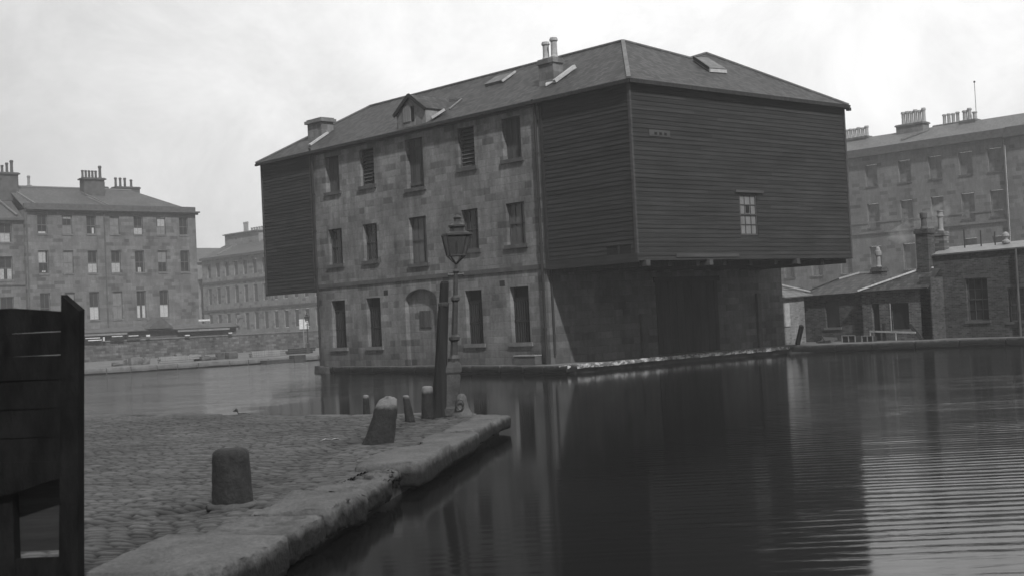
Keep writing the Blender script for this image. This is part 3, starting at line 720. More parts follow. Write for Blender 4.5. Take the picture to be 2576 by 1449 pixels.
# chimneys
def chimney(parent, x0, x1, y0, y1, z0, z1, mat, pots, potr=.13, poth=.7, potmat='pot', cap=.08, pz=None, name='chimney'):
    mb = MB(); mb.box(x0, x1, y0, y1, z0, z1-.16); mb.box(x0-cap, x1+cap, y0-cap, y1+cap, z1-.16, z1-.03); mb.box(x0-cap*.3, x1+cap*.3, y0-cap*.3, y1+cap*.3, z1-.03, z1+.03)
    c = obj(name, mb, mat, parent)
    for (x, y, h, r) in pots:
        m_ = MB().lathe([(r*1.05, 0), (r*1.05, .06), (r*.9, .1), (r*.84, h*.5), (r*.85, h*.82), (r*1.12, h*.84), (r*1.12, h*.93), (r*.95, h*.95), (r*.95, h), (r*.7, h), (r*.7, h-.08)], (x, y, z1+.03), 12)
        obj('chimney_pot', m_, potmat, c, smooth=False)
    return c
ch = chimney(wh, .95, 1.45, .12, .88, 9.8, 10.96, 'ashlar', [(1.2, .7, .66, .14), (1.2, .28, .74, .14)], potmat='offwhite', cap=.05)
mb = MB(); mb.slab([(.7, .3, slope(.7)+.09), (1.75, -.28, slope(1.75)+.12), (1.85, -.02, slope(1.85)+.14), (.9, .5, slope(.9)+.12)], .03); mb.bar((.85, .0, slope(.85)+.12), (1.8, -.12, slope(1.8)+.15), .16, .12); obj('chimney_flashing', mb, 'lead', ch)
c2 = chimney(wh, 1.1, 1.75, 15.0, 16.1, 9.9, 11.0, 'ashlar', [], cap=.1)
mb = MB(); mb.bar((.35, 14.9, slope(.35)+.08), (1.3, 14.85, slope(1.3)+.1), .2, .08); obj('chimney_flashing', mb, 'lead', c2)

# ------------------------------------------------------------------ left tenement, y = 84.5
lt = thing('tenement', 'three storey sandstone tenement with hipped slate roof beyond the far quay, left background', 'tenement', (24, 84.5, 0))
wl = Wall((0, 84.5, 0), (1, 0, 0), (0, -1, 0))
cols_ = [16.98, 19.37, 21.75, 24.11, 26.57, 29.0, 31.46]
hs = []
for x in cols_: hs += [(x, x+.97, 11.66, 13.42), (x, x+.97, 7.94, 10.1), (x, x+.97, 3.5, 6.17)]
for x in cols_: hs.append((x, x+.97, .5, 2.4))
mb = MB(); wl.panel(mb, 15.85, 33.3, -.5, 13.9, hs, .22); mb.quad((33.3, 84.5, -.5), (33.3, 95, -.5), (33.3, 95, 13.9), (33.3, 84.5, 13.9)); mb.quad((15.85, 84.5, -.5), (15.85, 95, -.5), (15.85, 95, 13.9), (15.85, 84.5, 13.9))
mb.quad((15.85, 95, -.5), (33.3, 95, -.5), (33.3, 95, 13.9), (15.85, 95, 13.9))
obj('wall', mb, 'ashlar_far', lt)
mb = MB(); wl.block(mb, 15.85, 33.5, 13.7, 13.88, 0, .25); wl.block(mb, 15.85, 33.62, 13.88, 14.02, 0, .42); wl.block(mb, 15.85, 33.35, 14.02, 14.5, -.3, -.02); mb.box(33.3, 33.62, 84.5, 95, 13.88, 14.02)
obj('cornice', mb, 'trim_dark', lt)
mb = MB(); mb.slab([(15.85, 84.75, 14.2), (33.2, 84.75, 14.2), (28.6, 88.8, 16.5), (15.85, 88.8, 16.5)], .1); mb.slab([(33.2, 84.75, 14.2), (33.2, 95, 14.2), (28.6, 90.5, 16.5), (28.6, 88.8, 16.5)], .1); mb.slab([(15.85, 88.8, 16.5), (28.6, 88.8, 16.5), (28.6, 90.5, 16.5), (15.85, 90.5, 16.5)], .1)
mb.slab([(15.85, 90.5, 16.5), (28.6, 90.5, 16.5), (33.2, 95, 14.2), (15.85, 95, 14.2)], .1)
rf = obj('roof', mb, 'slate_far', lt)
mb = MB(); mb.bar((15.85, 88.8, 16.56), (28.6, 88.8, 16.56), .15, .12); obj('ridge_capping', mb, 'lead_dull', rf)
c = chimney(lt, 23.0, 25.1, 87.4, 88.4, 14.6, 17.45, 'trim_dark', [(23.1+.34*i, 87.9, .75, .13) for i in range(5)]+[(24.9, 87.9, 1.25, .16)], potmat='pot_dark', cap=.15)
mb = MB(); mb.slab([(22.9, 87.0, 15.55), (24.0, 85.1, 14.5), (24.35, 85.1, 14.5), (23.2, 87.0, 15.55)], .02)
mb.bar((22.85, 87.9, 16.1), (24.3, 85.1, 14.56), .16, .08); obj('skew_stone', mb, 'trim', rf)
mb = MB(); mb.bar((16.1, 88.8, 16.5), (17.2, 84.9, 14.4), .22, .12); obj('skew_stone', mb, 'trim', rf)
chimney(lt, 28.3, 30.9, 91.5, 92.6, 14.6, 17.2, 'trim_dark', [(28.5+.5*i, 92.0, .95, .14) for i in range(3)]+[(30.2, 92.0, .8, .14)], potmat='pot_dark')
chimney(lt, 26.6, 28.1, 93.0, 93.9, 14.6, 17.3, 'trim_dark', [(26.8+.35*i, 93.4, .5, .13) for i in range(4)], potmat='pot')
chimney(lt, 18.2, 18.6, 89.3, 89.7, 16.3, 16.7, 'trim_dark', [(18.4, 89.5, .95, .15)], potmat='pot')
mb = MB(); mb.cyl((23.5, 84.38, 0), (23.5, 84.38, 13.7), .07, n=8); obj('drainpipe', mb, 'trim_dark', lt)
mb = MB(); mb.cyl((15.95, 84.38, 0), (15.95, 84.38, 13.7), .08, n=8); obj('drainpipe', mb, 'trim_dark', lt)
B_ = ('blind', 'blind', 0, 1, 0, 1)
styles = {(0, 0): (('curtain', 'curtain', .1, .9, 0, .22), None), (0, 1): (B_, ('curtain', 'offwhite', .1, 1, .7, 1)), (0, 2): (('curtain', 'curtain', .62, .85, 0, .75), None), (0, 3): (B_, B_), (0, 4): (('curtain', 'offwhite', 0, 1, 0, .8), None),
          (0, 5): (B_, ('blind', 'offwhite', .1, 1, 0, 1)), (0, 6): (None, None),
          (1, 0): (('curtain', 'curtain', .35, .75, .1, .25), ('curtain', 'offwhite', 0, .8, 0, 1)), (1, 1): (B_, B_), (1, 2): (('curtain', 'offwhite', 0, 1, 0, .9), None), (1, 3): (('curtain', 'offwhite', 0, 1, 0, .95), None), (1, 4): (('curtain', 'offwhite', .3, .7, 0, .5), None), (1, 5): (None, B_), (1, 6): (None, None),
          (2, 0): (None, None), (2, 1): (B_, B_), (2, 2): (('curtain', 'curtain', 0, 1, 0, 1), None), (2, 3): (B_, B_), (2, 4): (('curtains', 'curtain', 0, 1, 0, 1), None), (2, 5): (('curtain', 'curtain', 0, 1, 0, 1), None), (2, 6): None}
for i, x in enumerate(cols_):
    for r_, (z0, z1) in enumerate(((11.66, 13.42), (7.94, 10.1), (3.5, 6.17))):
        st_ = styles.get((r_, i))
        if st_ is None:
            mb = MB(); wl.block(mb, x, x+.97, z0, z1, -.21, -.012); obj('blind_window', mb, 'ashlar_far', lt); continue
        wl.sash(lt, x+.02, x+.95, z0+.02, z1-.02, .16, 'trim', 'glass', .05, 2, 1, lower=st_[0], upper=st_[1], split=.47)
        mb = MB(); wl.block(mb, x-.05, x+1.02, z0-.12, z0, -.1, .06); obj('window_sill', mb, 'trim', lt)
    mb = MB(); wl.block(mb, x, x+.97, .5, 2.4, -.21, -.15); obj('window', mb, 'glass', lt)
# neighbour further left
ln_ = thing('tenement', 'lower sandstone tenement with bow roofline at the extreme left edge of the photo', 'tenement', (11, 85, 0))
wn_ = Wall((0, 84.9, 0), (1, 0, 0), (0, -1, 0))
hs = [(13.55, 14.79, 10.86, 12.64), (13.5, 14.72, 7.45, 9.58), (13.5, 14.72, 3.3, 5.9), (10.6, 11.8, 10.86, 12.64), (10.6, 11.8, 7.45, 9.58)]
mb = MB(); wn_.panel(mb, 3, 15.84, -.5, 13.0, hs, .22); mb.quad((15.84, 84.9, -.5), (15.84, 94, -.5), (15.84, 94, 13), (15.84, 84.9, 13)); mb.quad((3, 84.9, -.5), (3, 94, -.5), (3, 94, 13), (3, 84.9, 13)); obj('wall', mb, 'ashlar_far', ln_)
mb = MB(); wn_.block(mb, 3, 15.84, 12.9, 13.1, 0, .3); wn_.block(mb, 3, 15.84, 6.9, 7.02, 0, .08); obj('cornice', mb, 'trim_dark', ln_)
mb = MB(); mb.slab([(3, 84.7, 13.1), (15.84, 84.7, 13.1), (15.84, 88.9, 15.9), (3, 88.9, 15.9)], .1); mb.slab([(3, 88.9, 15.9), (15.84, 88.9, 15.9), (15.84, 94, 13.1), (3, 94, 13.1)], .1)
rf = obj('roof', mb, 'slate_far', ln_)
mb = MB(); mb.bar((14.2, 88.8, 16.0), (15.3, 84.9, 13.4), .2, .1); obj('skew_stone', mb, 'trim', rf)
chimney(ln_, 14.9, 16.6, 87.5, 88.6, 15, 17.65, 'trim_dark', [(15.3, 88, .7, .14), (15.75, 88, .95, .14), (16.2, 88, 1.2, .16)], potmat='pot_dark', cap=.15)
chimney(ln_, 13.6, 14.9, 87.5, 88.6, 14.5, 17.2, 'trim_dark', [(14.6, 88, .8, .14)], potmat='pot_dark', cap=.1)
for i, (a, b, c_, d_) in enumerate(hs):
    wn_.sash(ln_, a+.02, b-.02, c_+.02, d_-.02, .16, 'trim', 'glass', .05, 2, 1, lower=('curtains' if i == 1 else 'curtain', 'offwhite', .1, .9, 0, .95))
    mb = MB(); wn_.block(mb, a-.05, b+.05, c_-.12, c_, -.1, .06); obj('window_sill', mb, 'trim', ln_)

# ------------------------------------------------------------------ terrace in the middle distance, x = 64
tr = thing('terrace', 'pale hazy classical terrace receding between the left tenement and the warehouse', 'terrace', (64, 115, 0))
wt = Wall((64, 0, 0), (0, 1, 0), (-1, 0, 0))
hs = []; ya = [136.9-2.52*i for i in range(19)]
for y in ya:
    if y-1.05 < 90: continue
    hs += [(y-1.05, y, 9.75, 11.85), (y-1.05, y, 5.9, 8.25), (y-1.05, y, 2.0, 4.4)]
mb = MB(); wt.panel(mb, 88, 138.4, -.5, 12.4, hs, .25); mb.quad((64, 88, -.5), (75, 88, -.5), (75, 88, 12.4), (64, 88, 12.4)); mb.quad((64, 138.4, -.5), (75, 138.4, -.5), (75, 138.4, 12.4), (64, 138.4, 12.4)); obj('wall', mb, 'ashlar_far2', tr)
mb = MB(); wt.block(mb, 88, 138.5, 12.4, 12.75, -.2, .4); wt.block(mb, 88, 138.4, 8.9, 9.15, 0, .15); wt.block(mb, 88, 138.4, 4.9, 5.1, 0, .15); obj('cornice', mb, 'trim_dark', tr)
mb = MB(); mb.slab([(63.7, 88, 12.75), (68.5, 88, 15.0), (68.5, 138.4, 15.0), (63.7, 138.4, 12.75)], .1); mb.slab([(68.5, 88, 15.0), (75, 88, 12.75), (75, 138.4, 12.75), (68.5, 138.4, 15.0)], .1); rf = obj('roof', mb, 'slate_far', tr)
mb = MB(); mb.bar((64.3, 134.2, 13.1), (68.3, 134.2, 15.05), .3, .2); obj('skew_stone', mb, 'trim', rf)
chimney(tr, 67.5, 69.3, 128.0, 137.5, 13.5, 16.3, 'ashlar_far2', [(68.4, 133.2, 1.5, .2), (68.4, 132.5, 1.5, .2)]+[(68.4, 131.2-.7*i, .5, .18) for i in range(5)], cap=.25)
chimney(tr, 67.5, 69.3, 112, 118, 13.5, 16.3, 'ashlar_far2', [(68.4, 117.5-.8*i, 1, .2) for i in range(5)], cap=.25)
for (a, b, c_, d_) in hs:
    mb = MB(); wt.block(mb, a+.05, b-.05, c_+.05, d_-.05, -.24, -.16); wt.block(mb, a, b, (c_+d_)/2-.04, (c_+d_)/2+.04, -.22, -.12); obj('window', mb, 'glass_grey', tr)
tb = thing('rear_building', 'slate roofed building just showing behind the corner of the left tenement', 'building', (60, 150, 0))
mb = MB(); mb.box(34, 76, 141, 160, -.5, 12.4); obj('wall', mb, 'ashlar_far2', tb)
mb = MB(); mb.slab([(33.7, 140.7, 12.4), (76.3, 140.7, 12.4), (73, 147, 15.0), (33.7, 147, 15.0)], .1); mb.slab([(33.7, 147, 15), (73, 147, 15), (76.3, 160, 12.4), (33.7, 160, 12.4)], .1); mb.slab([(76.3, 140.7, 12.4), (76.3, 160, 12.4), (73, 147, 15)], .1); obj('roof', mb, 'slate_far', tb)

# ------------------------------------------------------------------ right tenement, x = 76
rtn = thing('tenement', 'long sooty tenement with tall chimney stacks behind the warehouse on the right', 'tenement', (76, 25, 0))
wr = Wall((76, 0, 0), (0, 1, 0), (-1, 0, 0))
yj = [46.8, 43.5, 40.2, 36.9, 33.65, 30.15, 27.05, 24.1, 21.37]
hs = []
for y in yj: hs += [(y-1.28, y, 12.5, 14.54), (y-1.28, y, 8.55, 10.84), (y-1.28, y, 4.38, 6.8)]
mb = MB(); wr.panel(mb, 19.72, 48, -.5, 15.35, hs, .34); mb.quad((76, 48, -.5), (86, 48, -.5), (86, 48, 15.3), (76, 48, 15.3)); obj('wall', mb, 'ashlar_right', rtn)
mb = MB(); wr.block(mb, 19.72, 48.1, 15.35, 15.72, -.2, .45); wr.block(mb, 19.72, 48, 15.72, 16.15, -.4, -.05); obj('cornice', mb, 'trim_dark', rtn)
mb = MB(); wr.block(mb, 19.72, 48, 8.98, 9.12, 0, .06); wr.block(mb, 19.72, 48, 8.0, 8.22, 0, .14); obj('band_course', mb, 'ashlar_right', rtn)
mb = MB(); mb.slab([(76.3, 19.7, 15.9), (80, 19.7, 17.75), (80, 48, 17.75), (76.3, 48, 15.9)], .1); mb.slab([(80, 19.7, 17.75), (86, 19.7, 15.9), (86, 48, 15.9), (80, 48, 17.75)], .1); rf = obj('roof', mb, 'slate_pale', rtn)
def pots(x, y0, n, st, h, r=.16): return [(x, y0-st*i, h*(1+.1*math.sin(i*3)), r) for i in range(n)]
chimney(rtn, 79.5, 80.5, 35.4, 38.2, 16.8, 17.85, 'ashlar_right', pots(80, 37.9, 6, .45, .95, .2), potmat='pot_pale', cap=.06)
c = chimney(rtn, 79.4, 80.6, 29.3, 32.1, 16.6, 18.35, 'ashlar_right', pots(80, 31.6, 6, .43, 1.25, .2), potmat='pot_pale', cap=.1)
mb = MB(); mb.bar((79.3, 28.6, 17.5), (77.6, 30.6, 16.7), .2, .15); obj('skew_stone', mb, 'trim', rf)
chimney(rtn, 80.6, 81.5, 25.9, 28.9, 16.2, 17.95, 'ashlar_right', pots(81, 27.9, 4, .45, .95, .18), potmat='pot_pale', cap=.05)
chimney(rtn, 79.5, 80.6, 24.1, 25.7, 17.0, 17.85, 'ashlar_right', [(80, 25.3, .95, .24), (80, 24.85, 1.1, .2), (80, 24.35, .7, .22)], potmat='pot_pale', cap=.03)
mb = MB(); mb.cyl((80, 24.2, 17.7), (80, 24.2, 21.2), .03, n=6); mb.lathe([(.0, 0), (.1, .08), (.1, .16), (0, .24)], (80, 24.2, 21.2), 8); obj('mast', mb, 'iron', rf)
mb = MB(); mb.cyl((75.85, 19.75, 0), (75.85, 19.75, 15.3), .1, n=8); obj('drainpipe', mb, 'trim_dark', rtn)
for j, (a, b, c_, d_) in enumerate(hs):
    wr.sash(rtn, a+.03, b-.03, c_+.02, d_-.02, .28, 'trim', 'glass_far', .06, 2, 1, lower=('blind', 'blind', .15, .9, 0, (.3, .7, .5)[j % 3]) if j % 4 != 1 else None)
    mb = MB(); wr.block(mb, a-.05, b+.05, c_-.14, c_, -.1, .07); obj('window_sill', mb, 'trim_dark', rtn)
rt2 = thing('tenement', 'sooty tenement past the drainpipe at the extreme right edge of the photo', 'tenement', (76, 12, 0))
hs = []
for y in (17.6, 14.5, 11.4, 8.3): hs += [(y-1.28, y, 12.5, 14.54), (y-1.28, y, 8.55, 10.84), (y-1.28, y, 4.38, 6.8)]
mb = MB(); wr.panel(mb, 4, 19.70, -.5, 15.2, hs, .34); mb.quad((76, 4, -.5), (86, 4, -.5), (86, 4, 15.2), (76, 4, 15.2)); obj('wall', mb, 'ashlar_right', rt2)
mb = MB(); wr.block(mb, 4, 19.68, 15.3, 15.68, -.2, .45); wr.block(mb, 4, 19.68, 15.68, 16.2, -.4, -.05); obj('cornice', mb, 'trim_dark', rt2)
mb = MB(); mb.slab([(76.3, 4, 15.9), (80, 4, 17.75), (80, 19.68, 17.75), (76.3, 19.68, 15.9)], .1); mb.slab([(80, 4, 17.75), (86, 4, 15.9), (86, 19.68, 15.9), (80, 19.68, 17.75)], .1); rf = obj('roof', mb, 'slate_pale', rt2)
mb = MB(); mb.bar((80, 17.9, 17.8), (76.8, 17.9, 16.2), .3, .12); obj('skew_stone', mb, 'trim', rf)
chimney(rt2, 79.2, 80.7, 16.4, 18.2, 16.6, 18.5, 'trim_dark', pots(80, 18, 3, .5, .9), cap=.12)
for (a, b, c_, d_) in hs:
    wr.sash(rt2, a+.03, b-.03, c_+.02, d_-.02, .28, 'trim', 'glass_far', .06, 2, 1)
    mb = MB(); wr.block(mb, a-.05, b+.05, c_-.14, c_, -.1, .07); obj('window_sill', mb, 'trim_dark', rt2)

# ------------------------------------------------------------------ sheds on the right quay
sa = thing('shed', 'low shed with smoking chimney and one dark window, right of the warehouse', 'shed', (16.3, -1, 0))
wa = Wall((16.3, 0, 0), (0, 1, 0), (-1, 0, 0))
mb = MB(); wa.panel(mb, -2.55, .5, -.1, 2.06, [(-1.27, -.56, .6, 1.75)], .2); mb.box(16.6, 20.8, -2.55, .5, -.1, 1.9); obj('wall', mb, 'brick', sa)
mb = MB(); wa.block(mb, -1.27, -.56, .6, 1.75, -.2, -.12); obj('window', mb, 'glass', sa)
mb = MB(); wa.block(mb, -1.35, -.48, .5, .6, -.1, .05); obj('window_sill', mb, 'trim', sa)
mb = MB(); mb.slab([(16.1, .8, 2.0), (16.1, -2.7, 2.06), (18.5, -2.1, 2.88), (18.5, -1.0, 2.88), (18.0, -.3, 2.7)], .06); mb.slab([(16.1, .8, 2.0), (18.0, -.3, 2.7), (18.5, -1.0, 2.88), (20.9, .7, 2.0)], .06); mb.slab([(16.1, -2.7, 2.06), (20.9, -2.7, 2.0), (18.5, -2.1, 2.88)], .06); mb.slab([(18.5, -1.0, 2.88), (18.5, -2.1, 2.88), (20.9, -2.7, 2.0), (20.9, .7, 2.0)], .06)
rf = obj('roof', mb, 'slate', sa)
mb = MB(); mb.bar((18.5, -1.0, 2.93), (18.5, -2.2, 2.93), .1, .08); mb.bar((18.0, -.25, 2.72), (18.5, -1.0, 2.93), .12, .08); obj('ridge_capping', mb, 'offwhite', rf)
c = chimney(sa, 18.3, 18.75, -2.22, -1.74, 2.2, 3.08, 'brick', [], cap=.05)
mb = MB().lathe([(.12, 0), (.13, .05), (.1, .1), (.095, .5), (.14, .52), (.15, .6), (.15, .72), (.11, .74), (.09, .85), (.03, .92)], (18.5, -1.98, 3.1), 12); obj('chimney_pot', mb, 'pot', c)
# whitewashed building at the warehouse corner
sp_ = thing('shed', 'whitewashed shed with pale hipped roof in the gap right of the warehouse', 'shed', (15, .8, 0))
wp_ = Wall((0, .02, 0), (1, 0, 0), (0, -1, 0))
mb = MB(); mb.box(13.9, 15.6, .02, 3.6, -.1, 1.98); obj('wall', mb, 'brick_pale', sp_)
mb = MB(); mb.slab([(13.7, -.15, 1.98), (16.1, -.15, 2.06), (16.1, 1.2, 2.25), (14.0, 1.6, 2.75), (13.7, 1.6, 2.75)], .05); rf = obj('roof', mb, 'slate_pale', sp_)
mb = MB(); mb.bar((13.8, .7, 2.72), (16.2, .1, 2.2), .09, .06); obj('verge', mb, 'offwhite', rf)
mb = MB(); mb.box(13.98, 14.45, -.02, .02, .75, 1.75); obj('door', mb, 'offwhite', sp_)
sb = thing('shed', 'low brick shed with white roof hip, left of the tall dark chimney', 'shed', (16, -4, 0))
wb = Wall((16, 0, 0), (0, 1, 0), (-1, 0, 0))
mb = MB(); wb.panel(mb, -5.75, -2.6, -.1, 2.06, [(-3.4, -3.04, -.02, 1.54), (-4.76, -3.94, .43, 1.52)], .2); mb.box(16.3, 19.5, -5.75, -2.6, -.1, 1.9); obj('wall', mb, brickwork('shed_brick', .09, .2, .2, .068, .009, 1.0, .35, sq=1, warp=.01), sb)
mb = MB(); wb.block(mb, -3.4, -3.04, 0, 1.54, -.2, -.14); obj('door', mb, 'wood_dark', sb)
mb = MB(); wb.block(mb, -4.76, -3.94, .43, 1.52, -.2, -.14); obj('window', mb, 'glass', sb)
mb = MB(); wb.block(mb, -3.94, -3.9, .35, 1.52, -.1, .02); obj('sunlit_jamb', mb, 'offwhite', sb)  # sunlight on the jamb put in as an off-white strip
mb = MB(); mb.slab([(15.8, -2.5, 2.06), (15.8, -5.75, 2.08), (16.9, -5.75, 2.86), (16.9, -4.98, 2.86)], .05); mb.slab([(15.8, -2.5, 2.06), (16.9, -4.98, 2.86), (19.5, -4.98, 2.86), (19.5, -2.5, 2.06)], .05); mb.slab([(16.9, -4.98, 2.86), (16.9, -5.75, 2.86), (19.5, -5.75, 2.86), (19.5, -4.98, 2.86)], .05); rf = obj('roof', mb, 'slate', sb)
mb = MB(); mb.bar((15.8, -2.55, 2.11), (16.9, -4.98, 2.9), .11, .07); mb.bar((16.9, -4.98, 2.9), (16.9, -5.45, 2.9), .09, .06); obj('ridge_capping', mb, 'white', rf)
scd = thing('brick_shed', 'tall dark brick shed with pale coping at the right edge of the quay', 'shed', (17, -8, 0))
wc = Wall((17, 0, 0), (0, 1, 0), (-1, 0, 0))
mb = MB(); wc.panel(mb, -14, -5.3, -.1, 3.42, [(-7.7, -6.78, .66, 2.36), (-9.4, -8.52, .57, 1.9)], .22); mb.box(17.3, 23, -14, -5.3, -.1, 3.3); mb.box(16.0, 17.0, -5.8, -5.3, -.1, 2.5); obj('wall', mb, 'brick', scd)
mb = MB(); mb.slab([(16.9, -5.25, 3.42), (16.9, -14, 3.52), (18.6, -14, 3.85), (18.6, -5.25, 3.75)], .06); obj('coping', mb, 'lead_dull', scd)
for a, b, c_, d_ in ((-7.7, -6.78, .66, 2.36), (-9.4, -8.52, .57, 1.9)):
    wc.sash(scd, a, b, c_, d_, .16, 'wood_mid', 'glass', .05, 3, 2)
    mb = MB(); wc.block(mb, a-.08, b+.08, d_, d_+.14, -.1, .012); wc.block(mb, a-.08, b+.08, c_-.1, c_, -.1, .05); obj('lintel', mb, 'trim_dark', scd)
mb = MB(); mb.cyl((16.9, -9.0, 0), (16.9, -9.0, 3.4), .05, n=8); obj('drainpipe', mb, 'trim_dark', scd)
c = chimney(scd, 16.7, 17.25, -5.4, -4.85, 0, 4.48, 'brick', [], cap=.05); c['label'] = 'tall dark square stack'
mb = MB().lathe([(.17, 0), (.15, .06), (.12, .12), (.11, .45), (.15, .47), (.16, .66), (.13, .7), (.1, .7), (.1, .6)], (16.97, -5.12, 4.5), 14); obj('chimney_pot', mb, 'pot_dark', c)
c = chimney(scd, 17.8, 18.2, -5.52, -5.08, 3.3, 4.38, brickwork('banded_brick', .1, .3, .35, .1, .012, .1, .3, sq=1, warp=0), [], cap=.03)
mb = MB().lathe([(.14, 0), (.14, .06), (.11, .1), (.105, .6), (.14, .62), (.14, .68), (.11, .7), (.11, .82), (.14, .84), (.14, .88), (.1, .88)], (18.0, -5.3, 4.4), 14); obj('chimney_pot', mb, 'pot', c)
mb = MB().lathe([(.1, 0), (.16, .05), (.16, .12), (.08, .2), (.1, .26), (.15, .32), (.13, .42), (.03, .5)], (18, -8.1, 3.66), 12); obj('roof_vent', mb, 'pot', scd)
for y, h in ((-6.32, .7), (-7.04, .6), (-7.64, .5)):
    mb = MB(); mb.cyl((18, y, 3.6), (18, y, 3.7+h), .03, n=6); obj('vent_pipe', mb, 'iron', scd)

# quay clutter in front of the sheds
def tagged(name, mb, mat, label, cat, group=None, smooth=False): return tag(obj(name, mb, mat, smooth=smooth), label, cat, group)
mb = MB(); mb.bar((12.95, -1.35, 0), (12.75, -1.75, .78), .14, .16); tagged('mooring_post', mb, 'wood_dark', 'dark leaning timber post on the quay just right of the warehouse shadow', 'post')
mb = MB(); mb.bar((15.6, -3.82, 0), (15.6, -3.82, .72), .12, .12); tagged('mooring_post', mb, 'wood_dark', 'upright dark timber post in front of the low brick shed door', 'post')
mb = MB(); mb.bar((15.7, -5.45, 0), (15.6, -5.0, .62), .14, .14); tagged('mooring_post', mb, 'wood_dark', 'slanting timber prop at the right end of the white rail', 'post')
mb = MB(); mb.bar((15.5, -3.2, .40), (15.5, -5.3, .3), .04, .07); mb.bar((15.5, -3.22, 0), (15.5, -3.22, .4), .04, .04); mb.bar((15.5, -4.4, 0), (15.5, -4.4, .34), .04, .04); tagged('rail', mb, 'offwhite', 'low white horizontal rail across the front of the brick shed', 'rail')
# slatted crates and a barrow
def crate(loc, sx, sy, sz, label, open_=True):
    t_ = thing('crate', label, 'crate', loc, 'crates on the right quay'); x, y, z = loc
    mb = MB(); mb.box(x+.02, x+sx-.02, y+.02, y+sy-.02, z+.01, z+sz-.04); obj('box_body', mb, 'wood_dark', t_)
    mb = MB()
    for a in (0, .5, 1):
        yy = y+sy*a; mb.box(x-.015, x+.015, yy-.02, yy+.02, z, z+sz); 
    mb.box(x-.02, x+.018, y-.02, y+sy+.02, z+sz-.03, z+sz); obj('battens', mb, 'wood_pale', t_)
crate((14.75, -2.95, -.01), .5, .62, .30, 'slatted crate with pale battens, left of the two low crates by the shed')
crate((15.0, -3.62, -.01), .4, .5, .26, 'smaller slatted crate, right of the two low crates by the shed')
bw_ = thing('wheelbarrow', 'upturned dark wheelbarrow on the quay below the shed window', 'wheelbarrow', (14.5, -1.6, 0))
mb = MB(); mb.slab([(14.4, -1.35, .05), (14.4, -2.0, .12), (14.9, -2.0, .2), (14.9, -1.35, .25)], .1); obj('tray', mb, 'wood_mid', bw_)
mb = MB(); mb.bar((14.4, -1.3, .02), (14.45, -1.55, .32), .04); mb.bar((14.4, -1.75, .02), (14.45, -1.55, .32), .04); obj('leg', mb, 'iron', bw_)
mb = MB(); mb.cyl((14.55, -1.33, .2), (14.6, -1.33, .2), .14, n=14); obj('wheel', mb, 'iron', bw_)
# stone trough on the ledge
tt = thing('stone_trough', 'pale stone trough standing at the foot of the warehouse wall by the drainpipe', 'trough', (-.35, 1.05, 0))
mb = MB(); mb.box(-.38, -.06, .42, 1.5, 0, .3); obj('trough_body', mb, 'trim_dark', tt)
mb = MB(); mb.box(-.41, -.06, .4, 1.52, .3, .34); obj('rim', mb, 'pot', tt)

# smoke from the low chimney
def smoke():
    mb = MB()
    path = [(18.5, -1.98, 4.0, .12), (18.55, -2.1, 4.15, .2), (18.65, -2.5, 4.3, .3), (18.8, -3.1, 4.5, .42), (19.0, -3.9, 4.8, .5), (19.2, -4.6, 5.2, .5), (19.3, -5.0, 5.5, .3)]
    n = 12; vs = []; fs = []
    for x, y, z, r_ in path:
        for i in range(n):
            a = 2*math.pi*i/n; vs.append((x+r_*math.cos(a)*.9, y+.25*r_*math.sin(a), z+r_*math.sin(a)))
    for j in range(len(path)-1):
        for i in range(n): fs.append((j*n+i, j*n+(i+1) % n, (j+1)*n+(i+1) % n, (j+1)*n+i))
    fs.append(tuple(range(n))[::-1]); fs.append(tuple(range((len(path)-1)*n, len(path)*n))); mb.add(vs, fs)
    m = bpy.data.materials.new('smoke'); m.use_nodes = True; t = m.node_tree; t.nodes.clear()
    o_ = nd(t, 'ShaderNodeOutputMaterial'); v_ = nd(t, 'ShaderNodeVolumePrincipled'); v_.inputs['Color'].default_value = (.95,)*3+(1,)
    n_ = noise(t, coords(t, 'obj'), 2.0, 3); t.links.new(rng(t, n_, .45, .75, 0, 1.1), v_.inputs['Density']); t.links.new(v_.outputs[0], o_.inputs['Volume'])
    obj('smoke', mb, m, kind='stuff', smooth=True)
smoke()

# ------------------------------------------------------------------ yard and street behind the far quay
yw = MB()
wyw = Wall((0, 60, 0), (1, 0, 0), (0, -1, 0))
wyw.block(yw, 2, 44, -.2, 1.42, -.3, 0)
bwall = tag(obj('boundary_wall', yw, 'rubble'), 'long low rubble wall with pale coping along the far quay yard', 'wall')
mb = MB(); wyw.block(mb, 2, 44, 1.42, 1.52, -.35, .06); obj('coping', mb, 'trim', bwall)
ys = thing('yard_shed', 'long low advertising hoarding roof with small central gable behind the far wall', 'shed', (20, 68, 0))
mb = MB(); mb.box(8, 27.7, 68, 70, -.2, 2.1); obj('wall', mb, 'trim_dark', ys)
mb = MB(); mb.box(7.9, 27.8, 67.7, 70.2, 2.1, 2.2); mb.slab([(7.9, 67.6, 2.2), (27.9, 67.6, 2.2), (27.9, 69, 2.56), (7.9, 69, 2.56)], .05)
mb.add([(19.0, 67.5, 2.3), (21.4, 67.5, 2.3), (20.25, 67.5, 3.28), (19.0, 69.2, 2.3), (21.4, 69.2, 2.3), (20.25, 69.2, 3.28)], [(0, 1, 2), (3, 5, 4), (0, 2, 5, 3), (1, 4, 5, 2)]); rf = obj('roof', mb, 'trim_dark', ys)
mb = MB(); mb.bar((27.7, 67.6, 2.2), (28.1, 67.6, 2.95), .1, .3); mb.box(27.5, 28.2, 67.5, 67.7, 2.9, 3.22); obj('gable_finial', mb, 'trim', ys)
mb = MB(); mb.box(23.7, 24.8, 67.4, 67.5, 2.78, 2.93); obj('roof_light', mb, 'white', rf)
